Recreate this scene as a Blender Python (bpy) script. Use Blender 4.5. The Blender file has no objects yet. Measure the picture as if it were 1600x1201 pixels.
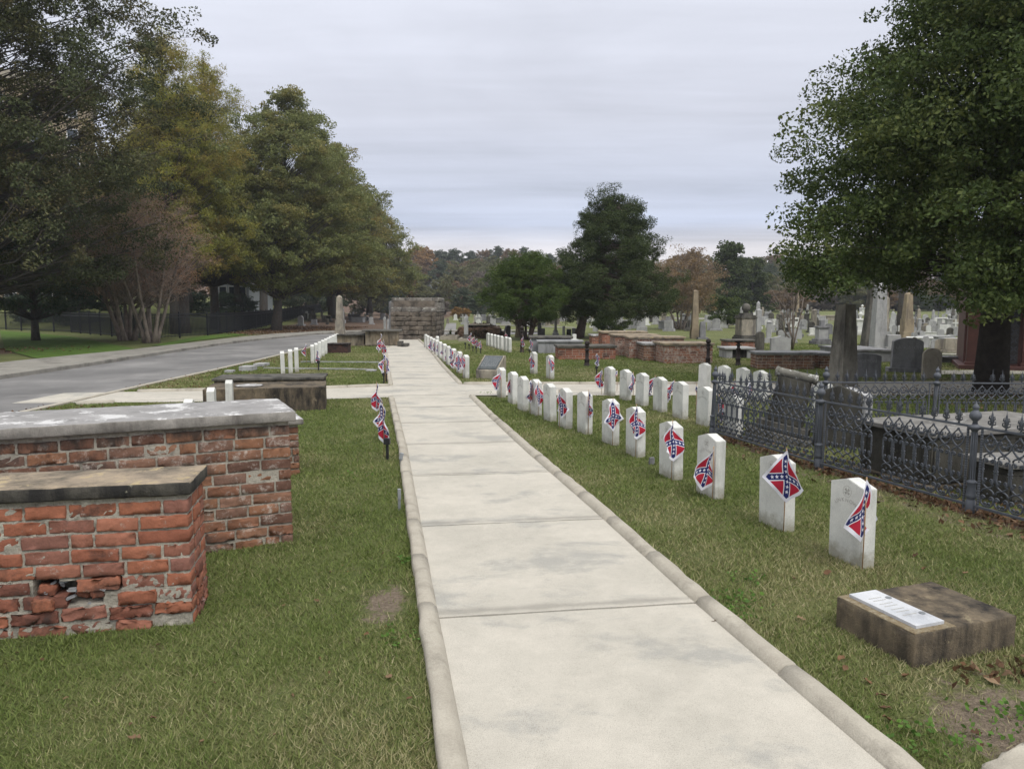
import bpy, bmesh, math, random
import numpy as np
from mathutils import Vector, Matrix
R_ = math.radians
C = bpy.context.scene.collection
random.seed(7)
rng = np.random.default_rng(11)

# ------------------------------------------------------------------ camera, sky, sun, exposure
F, V0, PITCH, EYE = 1155.0, 600.5, math.atan(120.5/1155.0), 1.65
cd = bpy.data.cameras.new('camera'); cam = bpy.data.objects.new('camera', cd); C.objects.link(cam)
cam.location = (0, 0, EYE); cam.rotation_euler = (R_(90)-PITCH, 0, 0)
cd.sensor_width = 36; cd.lens = 36*F/1600; cd.clip_end = 3000; cd.clip_start = .05
bpy.context.scene.camera = cam
SUN_EL, SUN_AZ = 52, 150          # degrees, azimuth clockwise from +Y
w = bpy.data.worlds.new('World'); bpy.context.scene.world = w; w.use_nodes = True
nt = w.node_tree; nt.nodes.clear()
def N(nt, t, **k):
    n = nt.nodes.new(t)
    for a, b in k.items(): setattr(n, a, b)
    return n
def MA(nt, op, a, b=None, c=None, clamp=False):
    n = nt.nodes.new('ShaderNodeMath'); n.operation = op; n.use_clamp = clamp
    for i, v in enumerate((a, b, c)):
        if v is None: continue
        if isinstance(v, (int, float)): n.inputs[i].default_value = v
        else: nt.links.new(v, n.inputs[i])
    return n.outputs[0]
def ramp(nt, fac, stops):
    n = nt.nodes.new('ShaderNodeValToRGB'); e = n.color_ramp.elements
    while len(e) < len(stops): e.new(.5)
    for i, (p, c) in enumerate(stops):
        e[i].position = p; e[i].color = (*c, 1) if len(c) == 3 else c
    nt.links.new(fac, n.inputs[0]); return n.outputs[0]
def mixc(nt, f, a, b, bt='MIX'):
    n = nt.nodes.new('ShaderNodeMix'); n.data_type = 'RGBA'; n.blend_type = bt
    for s, v in ((0, f), (6, a), (7, b)):
        if isinstance(v, (int, float)): n.inputs[s].default_value = v
        elif isinstance(v, tuple): n.inputs[s].default_value = (*v, 1)
        else: nt.links.new(v, n.inputs[s])
    return n.outputs[2]
def noise(nt, vec, scale, detail=4, rough=.55, dist=0):
    n = nt.nodes.new('ShaderNodeTexNoise'); n.inputs['Scale'].default_value = scale
    n.inputs['Detail'].default_value = detail; n.inputs['Roughness'].default_value = rough
    n.inputs['Distortion'].default_value = dist
    if vec is not None: nt.links.new(vec, n.inputs['Vector'])
    return n.outputs[0]
def mapping(nt, vec, sc, rot=(0, 0, 0)):
    n = nt.nodes.new('ShaderNodeMapping'); n.inputs['Scale'].default_value = sc; n.inputs['Rotation'].default_value = rot
    nt.links.new(vec, n.inputs['Vector']); return n.outputs[0]

tc = N(nt, 'ShaderNodeTexCoord').outputs['Generated']
sx = N(nt, 'ShaderNodeSeparateXYZ'); nt.links.new(tc, sx.inputs[0])
z = MA(nt, 'MAXIMUM', sx.outputs[2], 0.0)
col = ramp(nt, z, [(0, (.56, .535, .55)), (.075, (.56, .54, .565)), (.108, (.385, .42, .52)), (.16, (.415, .44, .52)), (.24, (.475, .49, .555)), (.40, (.57, .588, .655)), (.7, (.60, .60, .60))])
zd = MA(nt, 'ADD', z, .05)
cx = MA(nt, 'DIVIDE', sx.outputs[0], zd); cy = MA(nt, 'DIVIDE', sx.outputs[1], zd)
cv = N(nt, 'ShaderNodeCombineXYZ'); nt.links.new(cx, cv.inputs[0]); nt.links.new(cy, cv.inputs[1])
n1 = noise(nt, mapping(nt, cv.outputs[0], (.35, 1.5, 1), (0, 0, .12)), .8, 6, .62, .5)
n2 = noise(nt, mapping(nt, cv.outputs[0], (.45, .8, 1), (0, 0, -.35)), .75, 5, .55, .8)
n3 = noise(nt, mapping(nt, cv.outputs[0], (.5, 4, 1), (0, 0, .05)), .9, 4, .6)
k = MA(nt, 'ADD', MA(nt, 'MULTIPLY_ADD', n1, .34, .78), MA(nt, 'MULTIPLY', MA(nt, 'SUBTRACT', n2, .5), .62))
k = MA(nt, 'ADD', k, MA(nt, 'MULTIPLY', MA(nt, 'SUBTRACT', n3, .5), .20))
zen = MA(nt, 'MULTIPLY', MA(nt, 'MULTIPLY_ADD', z, 1.7, -.7, clamp=True), 1.15)      # an overcast sky is brighter overhead
k = MA(nt, 'MULTIPLY', k, MA(nt, 'ADD', zen, 1.03))
kc = N(nt, 'ShaderNodeCombineXYZ')
for i in range(3): nt.links.new(k, kc.inputs[i])
col = mixc(nt, 1.0, col, kc.outputs[0], 'MULTIPLY')
sky = N(nt, 'ShaderNodeTexSky', sky_type='NISHITA'); sky.sun_disc = False
sky.sun_elevation = R_(SUN_EL); sky.sun_rotation = R_(SUN_AZ)
b1 = N(nt, 'ShaderNodeBackground'); nt.links.new(sky.outputs[0], b1.inputs[0]); b1.inputs[1].default_value = .08
b2 = N(nt, 'ShaderNodeBackground'); nt.links.new(col, b2.inputs[0]); b2.inputs[1].default_value = 1.07
mx = N(nt, 'ShaderNodeMixShader'); mx.inputs[0].default_value = .93
nt.links.new(b1.outputs[0], mx.inputs[1]); nt.links.new(b2.outputs[0], mx.inputs[2])
wo = N(nt, 'ShaderNodeOutputWorld'); nt.links.new(mx.outputs[0], wo.inputs[0])
sd = bpy.data.lights.new('sun', 'SUN'); sd.energy = 1.3; sd.angle = R_(30); sd.color = (1, .96, .9)
so = bpy.data.objects.new('sun', sd); C.objects.link(so)
so.rotation_euler = (R_(90-SUN_EL), 0, R_(180-SUN_AZ))
vs = bpy.context.scene.view_settings
vs.view_transform = 'Standard'; vs.look = 'None'; vs.exposure = 0.56; vs.gamma = 1

# ------------------------------------------------------------------ terrain and picking
def ss(t):
    t = np.clip(t, 0, 1); return t*t*(3-2*t)
def H(x, y):
    x = np.asarray(x, float); y = np.asarray(y, float)
    m = np.exp(-((x+.18*y)/(.05*y+3))**2)
    z = 1.15*ss((y-46)/90)*(1-.75*m)
    line = np.where(y < 57, 19+(y-38)*.03, 19.6+(y-57)*.155)
    hill = 2.3*ss((-x-line-1)/22)*ss((y-39-np.maximum(0, -x-18)*.85)/9)
    z = z+hill+8.5*ss((y-140)/85)
    return z
def ray(u, v):
    dx = (u-800)/F; dy = -(v-V0)/F
    return Vector((dx, math.cos(PITCH)+dy*math.sin(PITCH), -math.sin(PITCH)+dy*math.cos(PITCH)))
def at(u, v, zz=None):            # the ground point (or the point at height zz) seen at u, v of the 1600x1201 photograph
    d = ray(u, v)
    if zz is not None:
        t = (zz-EYE)/d.z; return Vector((d.x*t, d.y*t, zz))
    t = 1.0
    while t < 400:
        p = d*t
        if EYE+p.z <= float(H(p.x, p.y)): break
        t *= 1.004
    p = d*t
    return Vector((p.x, p.y, float(H(p.x, p.y))))
def hgt(p, v):                    # height over p's ground of something whose top is seen at row v
    d = ray(800, v); return EYE+d.z*(p.y/d.y)-p.z
def pxw(p, n): return n*p.y/F     # width in metres of n photo pixels at p's distance

# ------------------------------------------------------------------ tagging
def link(o, parent=None):
    C.objects.link(o)
    if parent: o.parent = parent
    return o
def tag(o, label=None, cat=None, group=None, kind=None):
    if label: o['label'] = label
    if cat: o['category'] = cat
    if group: o['group'] = group
    if kind: o['kind'] = kind
    return o
def thing(name, label, cat, loc=(0, 0, 0), rz=0, group=None, kind=None):
    o = bpy.data.objects.new(name, None); o.empty_display_size = .1
    o.location = loc; o.rotation_euler = (0, 0, rz)
    link(o); return tag(o, label, cat, group, kind)
def kids(o): return [c for c in ALLK.get(o, [])]
def copy_tree(o, parent=None):
    c = o.copy(); link(c, parent)
    for ch in o.children: copy_tree(ch, c)
    return c

# ------------------------------------------------------------------ materials
def base(name, rough=.85, spec=.3):
    m = bpy.data.materials.new(name); m.use_nodes = True
    nt = m.node_tree; b = nt.nodes['Principled BSDF']
    b.inputs['Roughness'].default_value = rough; b.inputs['Specular IOR Level'].default_value = spec
    return m, nt, b
def bump(nt, b, h, strength, dist):
    n = nt.nodes.new('ShaderNodeBump'); n.inputs['Strength'].default_value = strength; n.inputs['Distance'].default_value = dist
    nt.links.new(h, n.inputs['Height']); nt.links.new(n.outputs[0], b.inputs['Normal'])
def wpos(nt): return N(nt, 'ShaderNodeNewGeometry').outputs['Position']
def stone(name, c1, c2, c3=None, sc=6, bmp=.4, rough=.88, streak=0, lich=None, lsc=9, lth=.6, c3th=.55):
    m, nt, b = base(name, rough); P = wpos(nt)
    c = ramp(nt, noise(nt, P, sc, 6, .65), [(.3, c2), (.68, c1)])
    if c3:
        s = noise(nt, mapping(nt, P, (1, 1, .25)) if streak else P, sc*.6, 5, .7)
        c = mixc(nt, ramp(nt, s, [(c3th-.1, (0, 0, 0)), (c3th+.1, (1, 1, 1))]), c, c3)
    if lich:
        s = noise(nt, P, lsc, 6, .75)
        c = mixc(nt, ramp(nt, s, [(lth, (0, 0, 0)), (lth+.05, (1, 1, 1))]), c, lich)
    if name == 'white_marble':
        sz = N(nt, 'ShaderNodeSeparateXYZ'); nt.links.new(P, sz.inputs[0])
        sp = MA(nt, 'SUBTRACT', MA(nt, 'ADD', noise(nt, P, 9, 5, .75), .18), MA(nt, 'MULTIPLY', sz.outputs[2], 3.2), clamp=True)
        c = mixc(nt, ramp(nt, sp, [(.30, (0, 0, 0)), (.62, (.7, .7, .7))]), c, (.24, .22, .15))
    fine = noise(nt, P, 140, 3, .7)
    c = mixc(nt, .22, c, ramp(nt, fine, [(.35, (.25, .25, .25)), (.65, (1, 1, 1))]), 'MULTIPLY')
    nt.links.new(c, b.inputs['Base Color'])
    bump(nt, b, MA(nt, 'ADD', fine, MA(nt, 'MULTIPLY', noise(nt, P, sc*4, 5, .7), 2)), bmp, .006)
    return m
M = {}
M['marble'] = stone('white_marble', (.74, .74, .695), (.56, .565, .535), (.40, .405, .375), 5, .15, .6, 1, c3th=.62)
M['marble_grime'] = stone('weathered_marble', (.50, .50, .50), (.34, .34, .35), (.20, .20, .20), 5, .3, .8, 1, lich=(.72, .73, .75), lth=.56, c3th=.6)
M['grey'] = stone('grey_granite', (.26, .26, .265), (.17, .17, .175), (.10, .10, .10), 4, .3, .8, 1, c3th=.56)
M['pale'] = stone('pale_granite', (.42, .42, .41), (.30, .30, .30), (.20, .20, .20), 4, .3, .85, 1, c3th=.6)
M['tan'] = stone('tan_sandstone', (.34, .28, .19), (.25, .20, .14), (.13, .11, .09), 4, .4, .9, 1, c3th=.62)
M['cream'] = stone('cream_stone', (.40, .36, .29), (.28, .25, .20), (.12, .11, .10), 5, .4, .9, 1, c3th=.56)
M['dark'] = stone('dark_granite', (.11, .11, .115), (.06, .06, .065), (.03, .03, .03), 5, .2, .6)
M['darkstone'] = stone('mildewed_stone', (.15, .14, .12), (.075, .072, .062), (.035, .034, .031), 5, .5, .9, 1, lich=(.30, .31, .29), lth=.66)  # dark mottled stone with vertical streaks and pale lichen spots
M['mildew'] = stone('mildewed_concrete', (.21, .165, .11), (.09, .075, .056), (.028, .025, .022), 9, .8, .95, 1, lich=(.24, .2, .13), lth=.62, c3th=.52)
M['slabtan'] = stone('lichened_ledger', (.40, .32, .225), (.23, .19, .145), (.10, .088, .07), 6, .6, .92, 0, lich=(.40, .32, .19), lsc=6, lth=.56, c3th=.56)
M['slabedge'] = stone('dark_slab_edge', (.12, .11, .09), (.045, .043, .038), (.024, .023, .022), 9, .7, .95, 1, c3th=.5, lich=(.26, .25, .19), lth=.64)  # darker and more mottled than the slab tops
M['slabmarble'] = stone('snow_patched_marble', (.34, .33, .325), (.22, .215, .21), (.12, .115, .11), 4.5, .3, .8, 0, lich=(.58, .575, .57), lsc=4, lth=.54, c3th=.64)
M['obstone'] = stone('lichened_grey_stone', (.27, .255, .215), (.16, .15, .125), (.075, .07, .06), 5, .5, .9, 1, c3th=.57)
M['moss'] = stone('black_mossed_stone', (.095, .09, .075), (.05, .048, .04), (.024, .023, .02), 5, .6, .95, 1, lich=(.16, .17, .12), lth=.64)
M['chestslab'] = stone('grey_streaked_ledger', (.25, .24, .225), (.14, .135, .125), (.08, .076, .07), 5, .4, .85, 0, lich=(.38, .375, .36), lsc=6, lth=.58, c3th=.6)
M['slabside'] = stone('marble_slab_side', (.33, .31, .28), (.20, .19, .17), (.11, .1, .09), 7, .5, .9, 1, c3th=.58)
M['plaster'] = stone('stained_plaster', (.34, .30, .23), (.20, .15, .09), (.055, .045, .035), 3, .3, .9, 1, c3th=.5)
M['greyplaster'] = stone('grey_stucco', (.35, .36, .37), (.25, .25, .255), (.14, .14, .14), 3, .3, .9, 1, c3th=.6)
M['bark'] = stone('bark', (.13, .11, .095), (.06, .052, .045), (.10, .10, .095), 8, 1, .95, 1)
M['barkdark'] = stone('dark_bark', (.055, .047, .04), (.03, .026, .023), None, 8, 1, .95)
M['barkred'] = stone('cedar_bark', (.17, .12, .10), (.08, .06, .05), None, 8, 1, .95)
M['barkpale'] = stone('smooth_pale_bark', (.36, .30, .25), (.22, .18, .15), (.11, .09, .08), 5, .4, .9, 1)
M['rock'] = stone('rock_faced_masonry', (.22, .185, .15), (.12, .10, .082), (.05, .045, .038), 3, 1, .95, 0, lich=(.30, .28, .24), lth=.64, c3th=.55)
M['rocklich'] = stone('lichened_coping', (.26, .24, .21), (.15, .135, .12), (.07, .065, .06), 4, 1, .95, 0, lich=(.46, .46, .42), lsc=6, lth=.57, c3th=.62)
M['rust'] = stone('rusted_iron', (.09, .045, .035), (.05, .027, .023), (.02, .017, .016), 6, .5, .8)
M['browngranite'] = stone('red_brown_granite', (.11, .05, .042), (.075, .036, .031), None, 4, .1, .55)
M['wood'] = stone('pine_dowel', (.42, .27, .15), (.34, .21, .11), None, 30, .1, .7)
M['mortar'] = stone('mortar', (.50, .465, .385), (.34, .315, .265), (.13, .12, .10), 12, 1, .95, 0, c3th=.6)
M['asphalt'] = stone('asphalt', (.23, .224, .218), (.115, .113, .112), (.30, .292, .28), .4, .5, .9, 0, c3th=.6)
M['darkmulch'] = stone('mulch', (.13, .085, .06), (.07, .045, .032), (.2, .13, .08), 9, 1, .95)
def simple(name, c, rough=.6, metal=0, spec=.4):
    m, nt, b = base(name, rough, spec); b.inputs['Metallic'].default_value = metal
    P = wpos(nt); cc = ramp(nt, noise(nt, P, 12, 4), [(.3, tuple(v*.75 for v in c)), (.7, c)])
    nt.links.new(cc, b.inputs['Base Color']); return m
M['iron'] = simple('weathered_blue_grey_iron', (.105, .114, .132), .6, .2)
M['irondark'] = simple('dark_rusty_iron', (.035, .026, .024), .7, .2)
M['blackfence'] = simple('black_painted_steel', (.012, .014, .018), .5)
M['blackplastic'] = simple('black_plastic', (.018, .018, .02), .5)
M['white'] = simple('white_paint', (.75, .75, .74), .6)
M['palegreypaint'] = simple('pale_blue_grey_siding', (.5, .54, .6), .7)
M['zinc'] = simple('galvanised_steel', (.34, .36, .38), .45, .6)
M['glass'] = simple('window_glass', (.03, .04, .05), .1, 0, .8)
M['shingle'] = simple('shingle', (.16, .15, .15), .9)
M['carve'] = stone('carved_letters', (.47, .46, .42), (.36, .35, .32), None, 20, .2, .9)  # darker than the marble, painting in the shade of the cut letters
M['carvedark'] = stone('carved_letters_on_granite', (.36, .36, .36), (.22, .22, .22), None, 20, .2, .9)
M['bronze'] = stone('weathered_bronze', (.075, .09, .095), (.045, .055, .058), (.11, .12, .12), 30, .8, .55)
M['goldpebble'] = stone('pebble_concrete', (.36, .285, .175), (.23, .175, .10), (.44, .38, .27), 60, 1, .95)

def concrete():
    m, nt, b = base('broom_finished_concrete', .9); P = wpos(nt)
    c = ramp(nt, noise(nt, P, 1.1, 6, .7), [(.30, (.42, .40, .35)), (.62, (.525, .495, .435))])
    c = mixc(nt, .5, c, ramp(nt, noise(nt, P, 7, 6, .75), [(.3, (.80, .79, .77)), (.7, (1.08, 1.07, 1.05))]), 'MULTIPLY')
    st = noise(nt, mapping(nt, P, (1, 1.7, 1)), 1.0, 8, .68, .25)
    c = mixc(nt, MA(nt, 'MULTIPLY', ramp(nt, st, [(.53, (0, 0, 0)), (.62, (1, 1, 1))]), .62), c, (.29, .29, .27))
    f = noise(nt, P, 230, 2, .8)
    c = mixc(nt, .42, c, ramp(nt, f, [(.36, (.32, .30, .28)), (.52, (1, 1, 1))]), 'MULTIPLY')
    sp = noise(nt, P, 55, 5, .85)
    c = mixc(nt, MA(nt, 'MULTIPLY', ramp(nt, sp, [(.60, (0, 0, 0)), (.68, (1, 1, 1))]), .5), c, (.22, .205, .175))
    v = N(nt, 'ShaderNodeTexVoronoi', feature='DISTANCE_TO_EDGE'); v.inputs['Scale'].default_value = .55
    wv = mixc(nt, .12, P, N(nt, 'ShaderNodeTexNoise').outputs['Color']); nt.links.new(wv, v.inputs['Vector'])
    ck = MA(nt, 'LESS_THAN', v.outputs['Distance'], .0016)
    ck = MA(nt, 'MULTIPLY', ck, ramp(nt, noise(nt, P, 1.7, 3), [(.52, (0, 0, 0)), (.56, (1, 1, 1))]))
    c = mixc(nt, MA(nt, 'MULTIPLY', ck, 0), c, (.10, .09, .075))
    sp_ = N(nt, 'ShaderNodeSeparateXYZ'); nt.links.new(P, sp_.inputs[0])
    xm = MA(nt, 'MULTIPLY_ADD', sp_.outputs[1], .18, -.55); jq = MA(nt, 'SUBTRACT', sp_.outputs[1], MA(nt, 'MULTIPLY', MA(nt, 'ADD', sp_.outputs[0], xm), .145))
    jq = MA(nt, 'ABSOLUTE', MA(nt, 'SUBTRACT', MA(nt, 'FLOORED_MODULO', MA(nt, 'ADD', jq, .82-3.85+1.64*4), 1.64), .82))
    jn = MA(nt, 'SUBTRACT', MA(nt, 'MULTIPLY', noise(nt, P, 3.5, 5, .7), .16), .028)
    jd = MA(nt, 'DIVIDE', MA(nt, 'SUBTRACT', jn, jq), .05, clamp=True)
    c = mixc(nt, MA(nt, 'MULTIPLY', jd, .55), c, (.20, .19, .165))
    nt.links.new(c, b.inputs['Base Color'])
    bump(nt, b, MA(nt, 'ADD', f, noise(nt, P, 30, 4)), .5, .004); return m
M['concrete'] = concrete()
M['kerb'] = stone('kerb_concrete', (.46, .425, .355), (.35, .32, .265), (.22, .20, .165), 5, .6, .92, 0, c3th=.66)
M['walk'] = stone('old_pavement', (.30, .285, .25), (.21, .20, .175), (.13, .12, .105), 2, .4, .92, 0, c3th=.6)
M['greywalk'] = stone('grey_paving', (.27, .26, .25), (.19, .185, .18), (.12, .12, .115), 2, .4, .92, 0, c3th=.6)  # greyer and slightly darker than the old pavement

def brickmat(name, white=.62, red=1.0, dark=.55):
    m, nt, b = base(name, .9); g = N(nt, 'ShaderNodeNewGeometry'); P = g.outputs['Position']
    c = ramp(nt, g.outputs['Random Per Island'], [(0, (.17*red, .075, .055)), (.25, (.30*red, .115, .07)), (.5, (.38*red, .15, .085)), (.75, (.26*red, .125, .095)), (1, (.42*red, .175, .105))])
    n = noise(nt, P, 18, 6, .7)
    c = mixc(nt, .55, c, ramp(nt, n, [(.3, (.42, .38, .36)), (.7, (1.05, 1, 1))]), 'MULTIPLY')
    bl = noise(nt, P, 2.6, 6, .7)
    c = mixc(nt, ramp(nt, bl, [(dark, (0, 0, 0)), (dark+.1, (.75, .75, .75))]), c, (.045, .036, .033))
    e = noise(nt, P, 11, 7, .78)
    c = mixc(nt, ramp(nt, e, [(white, (0, 0, 0)), (white+.12, (.8, .8, .8))]), c, (.46, .41, .36))
    sz = N(nt, 'ShaderNodeSeparateXYZ'); nt.links.new(P, sz.inputs[0])            # black mildew where water drips off the slab
    md = MA(nt, 'ADD', MA(nt, 'MULTIPLY', noise(nt, mapping(nt, P, (1, 1, .5)), 5, 6, .75), 1.0), MA(nt, 'MULTIPLY_ADD', sz.outputs[2], 1.5, -1.12))
    c = mixc(nt, ramp(nt, md, [(.50, (0, 0, 0)), (.68, (.85, .85, .85))]), c, (.030, .027, .024))
    nt.links.new(c, b.inputs['Base Color'])
    bump(nt, b, MA(nt, 'ADD', n, MA(nt, 'MULTIPLY', noise(nt, P, 90, 4, .8), .6)), .8, .008); return m
M['brick'] = brickmat('red_brick', .60, 1.0, .54)
M['brickworn'] = brickmat('worn_brick', .535, .78, .50)
M['brickwhite'] = brickmat('limewashed_brick', .47, .9, .6)

def foliage(name, c1, c2, c3, c4=None, transl=.25, rough=.75):
    m, nt, b = base(name, rough, .2)
    a1 = N(nt, 'ShaderNodeAttribute', attribute_name='rnd').outputs['Fac']
    a2 = N(nt, 'ShaderNodeAttribute', attribute_name='crnd').outputs['Fac']
    ca = ramp(nt, a1, [(0, c1), (1, c2)]); cb = ramp(nt, a1, [(0, c3), (1, c4 or c3)])
    c = mixc(nt, ramp(nt, a2, [(.45, (0, 0, 0)), (.9, (1, 1, 1))]), ca, cb)
    nt.links.new(c, b.inputs['Base Color'])
    if transl:
        t = N(nt, 'ShaderNodeBsdfTranslucent'); nt.links.new(c, t.inputs[0])
        mx = N(nt, 'ShaderNodeMixShader'); mx.inputs[0].default_value = transl
        nt.links.new(b.outputs[0], mx.inputs[1]); nt.links.new(t.outputs[0], mx.inputs[2])
        nt.links.new(mx.outputs[0], nt.nodes['Material Output'].inputs[0])
    return m
L = {}
L['holly'] = foliage('holly_leaves', (0.034, 0.057, 0.016), (0.081, 0.115, 0.030), (0.048, 0.069, 0.021), (0.127, 0.144, 0.039), .2, .65)
L['liveoak'] = foliage('live_oak_leaves', (.042, .055, .026), (.10, .115, .05), (.075, .07, .03), (.15, .125, .06), .2)
L['bluegreen'] = foliage('dull_green_leaves', (0.045, 0.075, 0.051), (0.090, 0.128, 0.075), (0.045, 0.075, 0.045), (0.098, 0.120, 0.060))
L['cypress'] = foliage('yellowing_cypress_needles', (.17, .185, .04), (.33, .32, .07), (.23, .175, .05), (.36, .27, .08), .4)
L['oak'] = foliage('olive_oak_leaves', (.11, .135, .05), (.24, .26, .10), (.20, .185, .06), (.30, .26, .09), .35)
L['oakgold'] = foliage('golden_oak_leaves', (.12, .135, .05), (.23, .24, .09), (.22, .18, .05), (.31, .24, .08), .35)
L['cedar'] = foliage('cedar_sprays', (.026, .042, .014), (.068, .092, .03), (.036, .052, .017), (.095, .115, .04), .1, .8)
L['cedarround'] = foliage('bright_cedar_sprays', (.035, .062, .014), (.085, .125, .028), (.042, .068, .016), (.115, .15, .038), .1, .85)
L['rusty'] = foliage('rusty_seed_twigs', (.22, .15, .115), (.34, .24, .18), (.27, .15, .095), (.38, .21, .11), .2, .8)
L['autumn'] = foliage('autumn_leaves', (.16, .12, .08), (.26, .19, .12), (.22, .145, .07), (.30, .21, .10), .25)
L['fardark'] = foliage('far_dark_leaves', (0.045, 0.068, 0.048), (0.105, 0.128, 0.078), (0.060, 0.083, 0.053), (0.135, 0.143, 0.083), .1)
L['farolive'] = foliage('far_olive_leaves', (0.098, 0.112, 0.056), (0.182, 0.182, 0.084), (0.126, 0.126, 0.063), (0.224, 0.196, 0.084), .15)
L['farbrown'] = foliage('far_russet_leaves', (.12, .09, .06), (.22, .155, .09), (.17, .11, .055), (.27, .17, .08), .15)
L['farorange'] = foliage('far_orange_leaves', (.22, .13, .055), (.34, .21, .08), (.27, .16, .06), (.36, .24, .10), .2)
L['fargrey'] = foliage('bare_grey_twigs', (.13, .11, .095), (.19, .165, .14), (.12, .10, .085), (.2, .17, .14), .1)
L['litter'] = foliage('fallen_leaves', (.07, .038, .022), (.17, .095, .05), (.10, .055, .03), (.24, .165, .10), .1)
L['blade'] = foliage('grass_blades', (.092, .132, .034), (.19, .232, .068), (.25, .24, .10), (.41, .365, .22), .25, .7)

def grassmat():
    m, nt, b = base('lawn', .95); P = wpos(nt)
    c = ramp(nt, noise(nt, P, .8, 5, .6), [(.32, (.095, .122, .038)), (.66, (.165, .185, .068))])
    d = noise(nt, P, 5, 6, .72)
    c = mixc(nt, ramp(nt, d, [(.52, (0, 0, 0)), (.70, (.8, .8, .8))]), c, (.155, .135, .075))
    big = noise(nt, P, .22, 4, .6)
    c = mixc(nt, ramp(nt, big, [(.5, (0, 0, 0)), (.68, (.55, .55, .55))]), c, (.14, .135, .055))
    f = noise(nt, P, 60, 3, .8)
    c = mixc(nt, .7, c, ramp(nt, f, [(.3, (.25, .28, .2)), (.62, (1.25, 1.2, 1.1))]), 'MULTIPLY')
    lit = N(nt, 'ShaderNodeAttribute', attribute_name='litter').outputs['Fac']
    bare = N(nt, 'ShaderNodeAttribute', attribute_name='bare').outputs['Fac']
    ln = MA(nt, 'ADD', lit, MA(nt, 'MULTIPLY', MA(nt, 'SUBTRACT', noise(nt, P, 2.2, 5, .75), .5), 1.5))
    lf = ramp(nt, ln, [(.42, (0, 0, 0)), (.62, (1, 1, 1))])
    lc = ramp(nt, noise(nt, P, 22, 5, .8), [(.3, (.045, .032, .024)), (.55, (.13, .085, .06)), (.75, (.24, .16, .10))])
    c = mixc(nt, lf, c, lc)
    bn = MA(nt, 'ADD', bare, MA(nt, 'MULTIPLY', MA(nt, 'SUBTRACT', noise(nt, P, 6, 5, .75), .5), 1.5))
    bf = ramp(nt, bn, [(.45, (0, 0, 0)), (.65, (1, 1, 1))])
    bc = ramp(nt, noise(nt, P, 50, 5, .8), [(.3, (.10, .075, .055)), (.7, (.30, .24, .175))])
    c = mixc(nt, bf, c, bc)
    nt.links.new(c, b.inputs['Base Color'])
    bump(nt, b, MA(nt, 'ADD', f, noise(nt, P, 20, 4, .8)), 1, .03); return m
M['lawn'] = grassmat()
def brightlawn():
    m, nt, b = base('vivid_green_lawn', .95); P = wpos(nt)  # greener and more saturated than the main lawn
    c = ramp(nt, noise(nt, P, 1.5, 5, .6), [(.3, (.05, .10, .012)), (.7, (.10, .17, .022))])
    nt.links.new(c, b.inputs['Base Color']); bump(nt, b, noise(nt, P, 40, 4, .8), 1, .03); return m
M['brightlawn'] = brightlawn()

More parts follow.
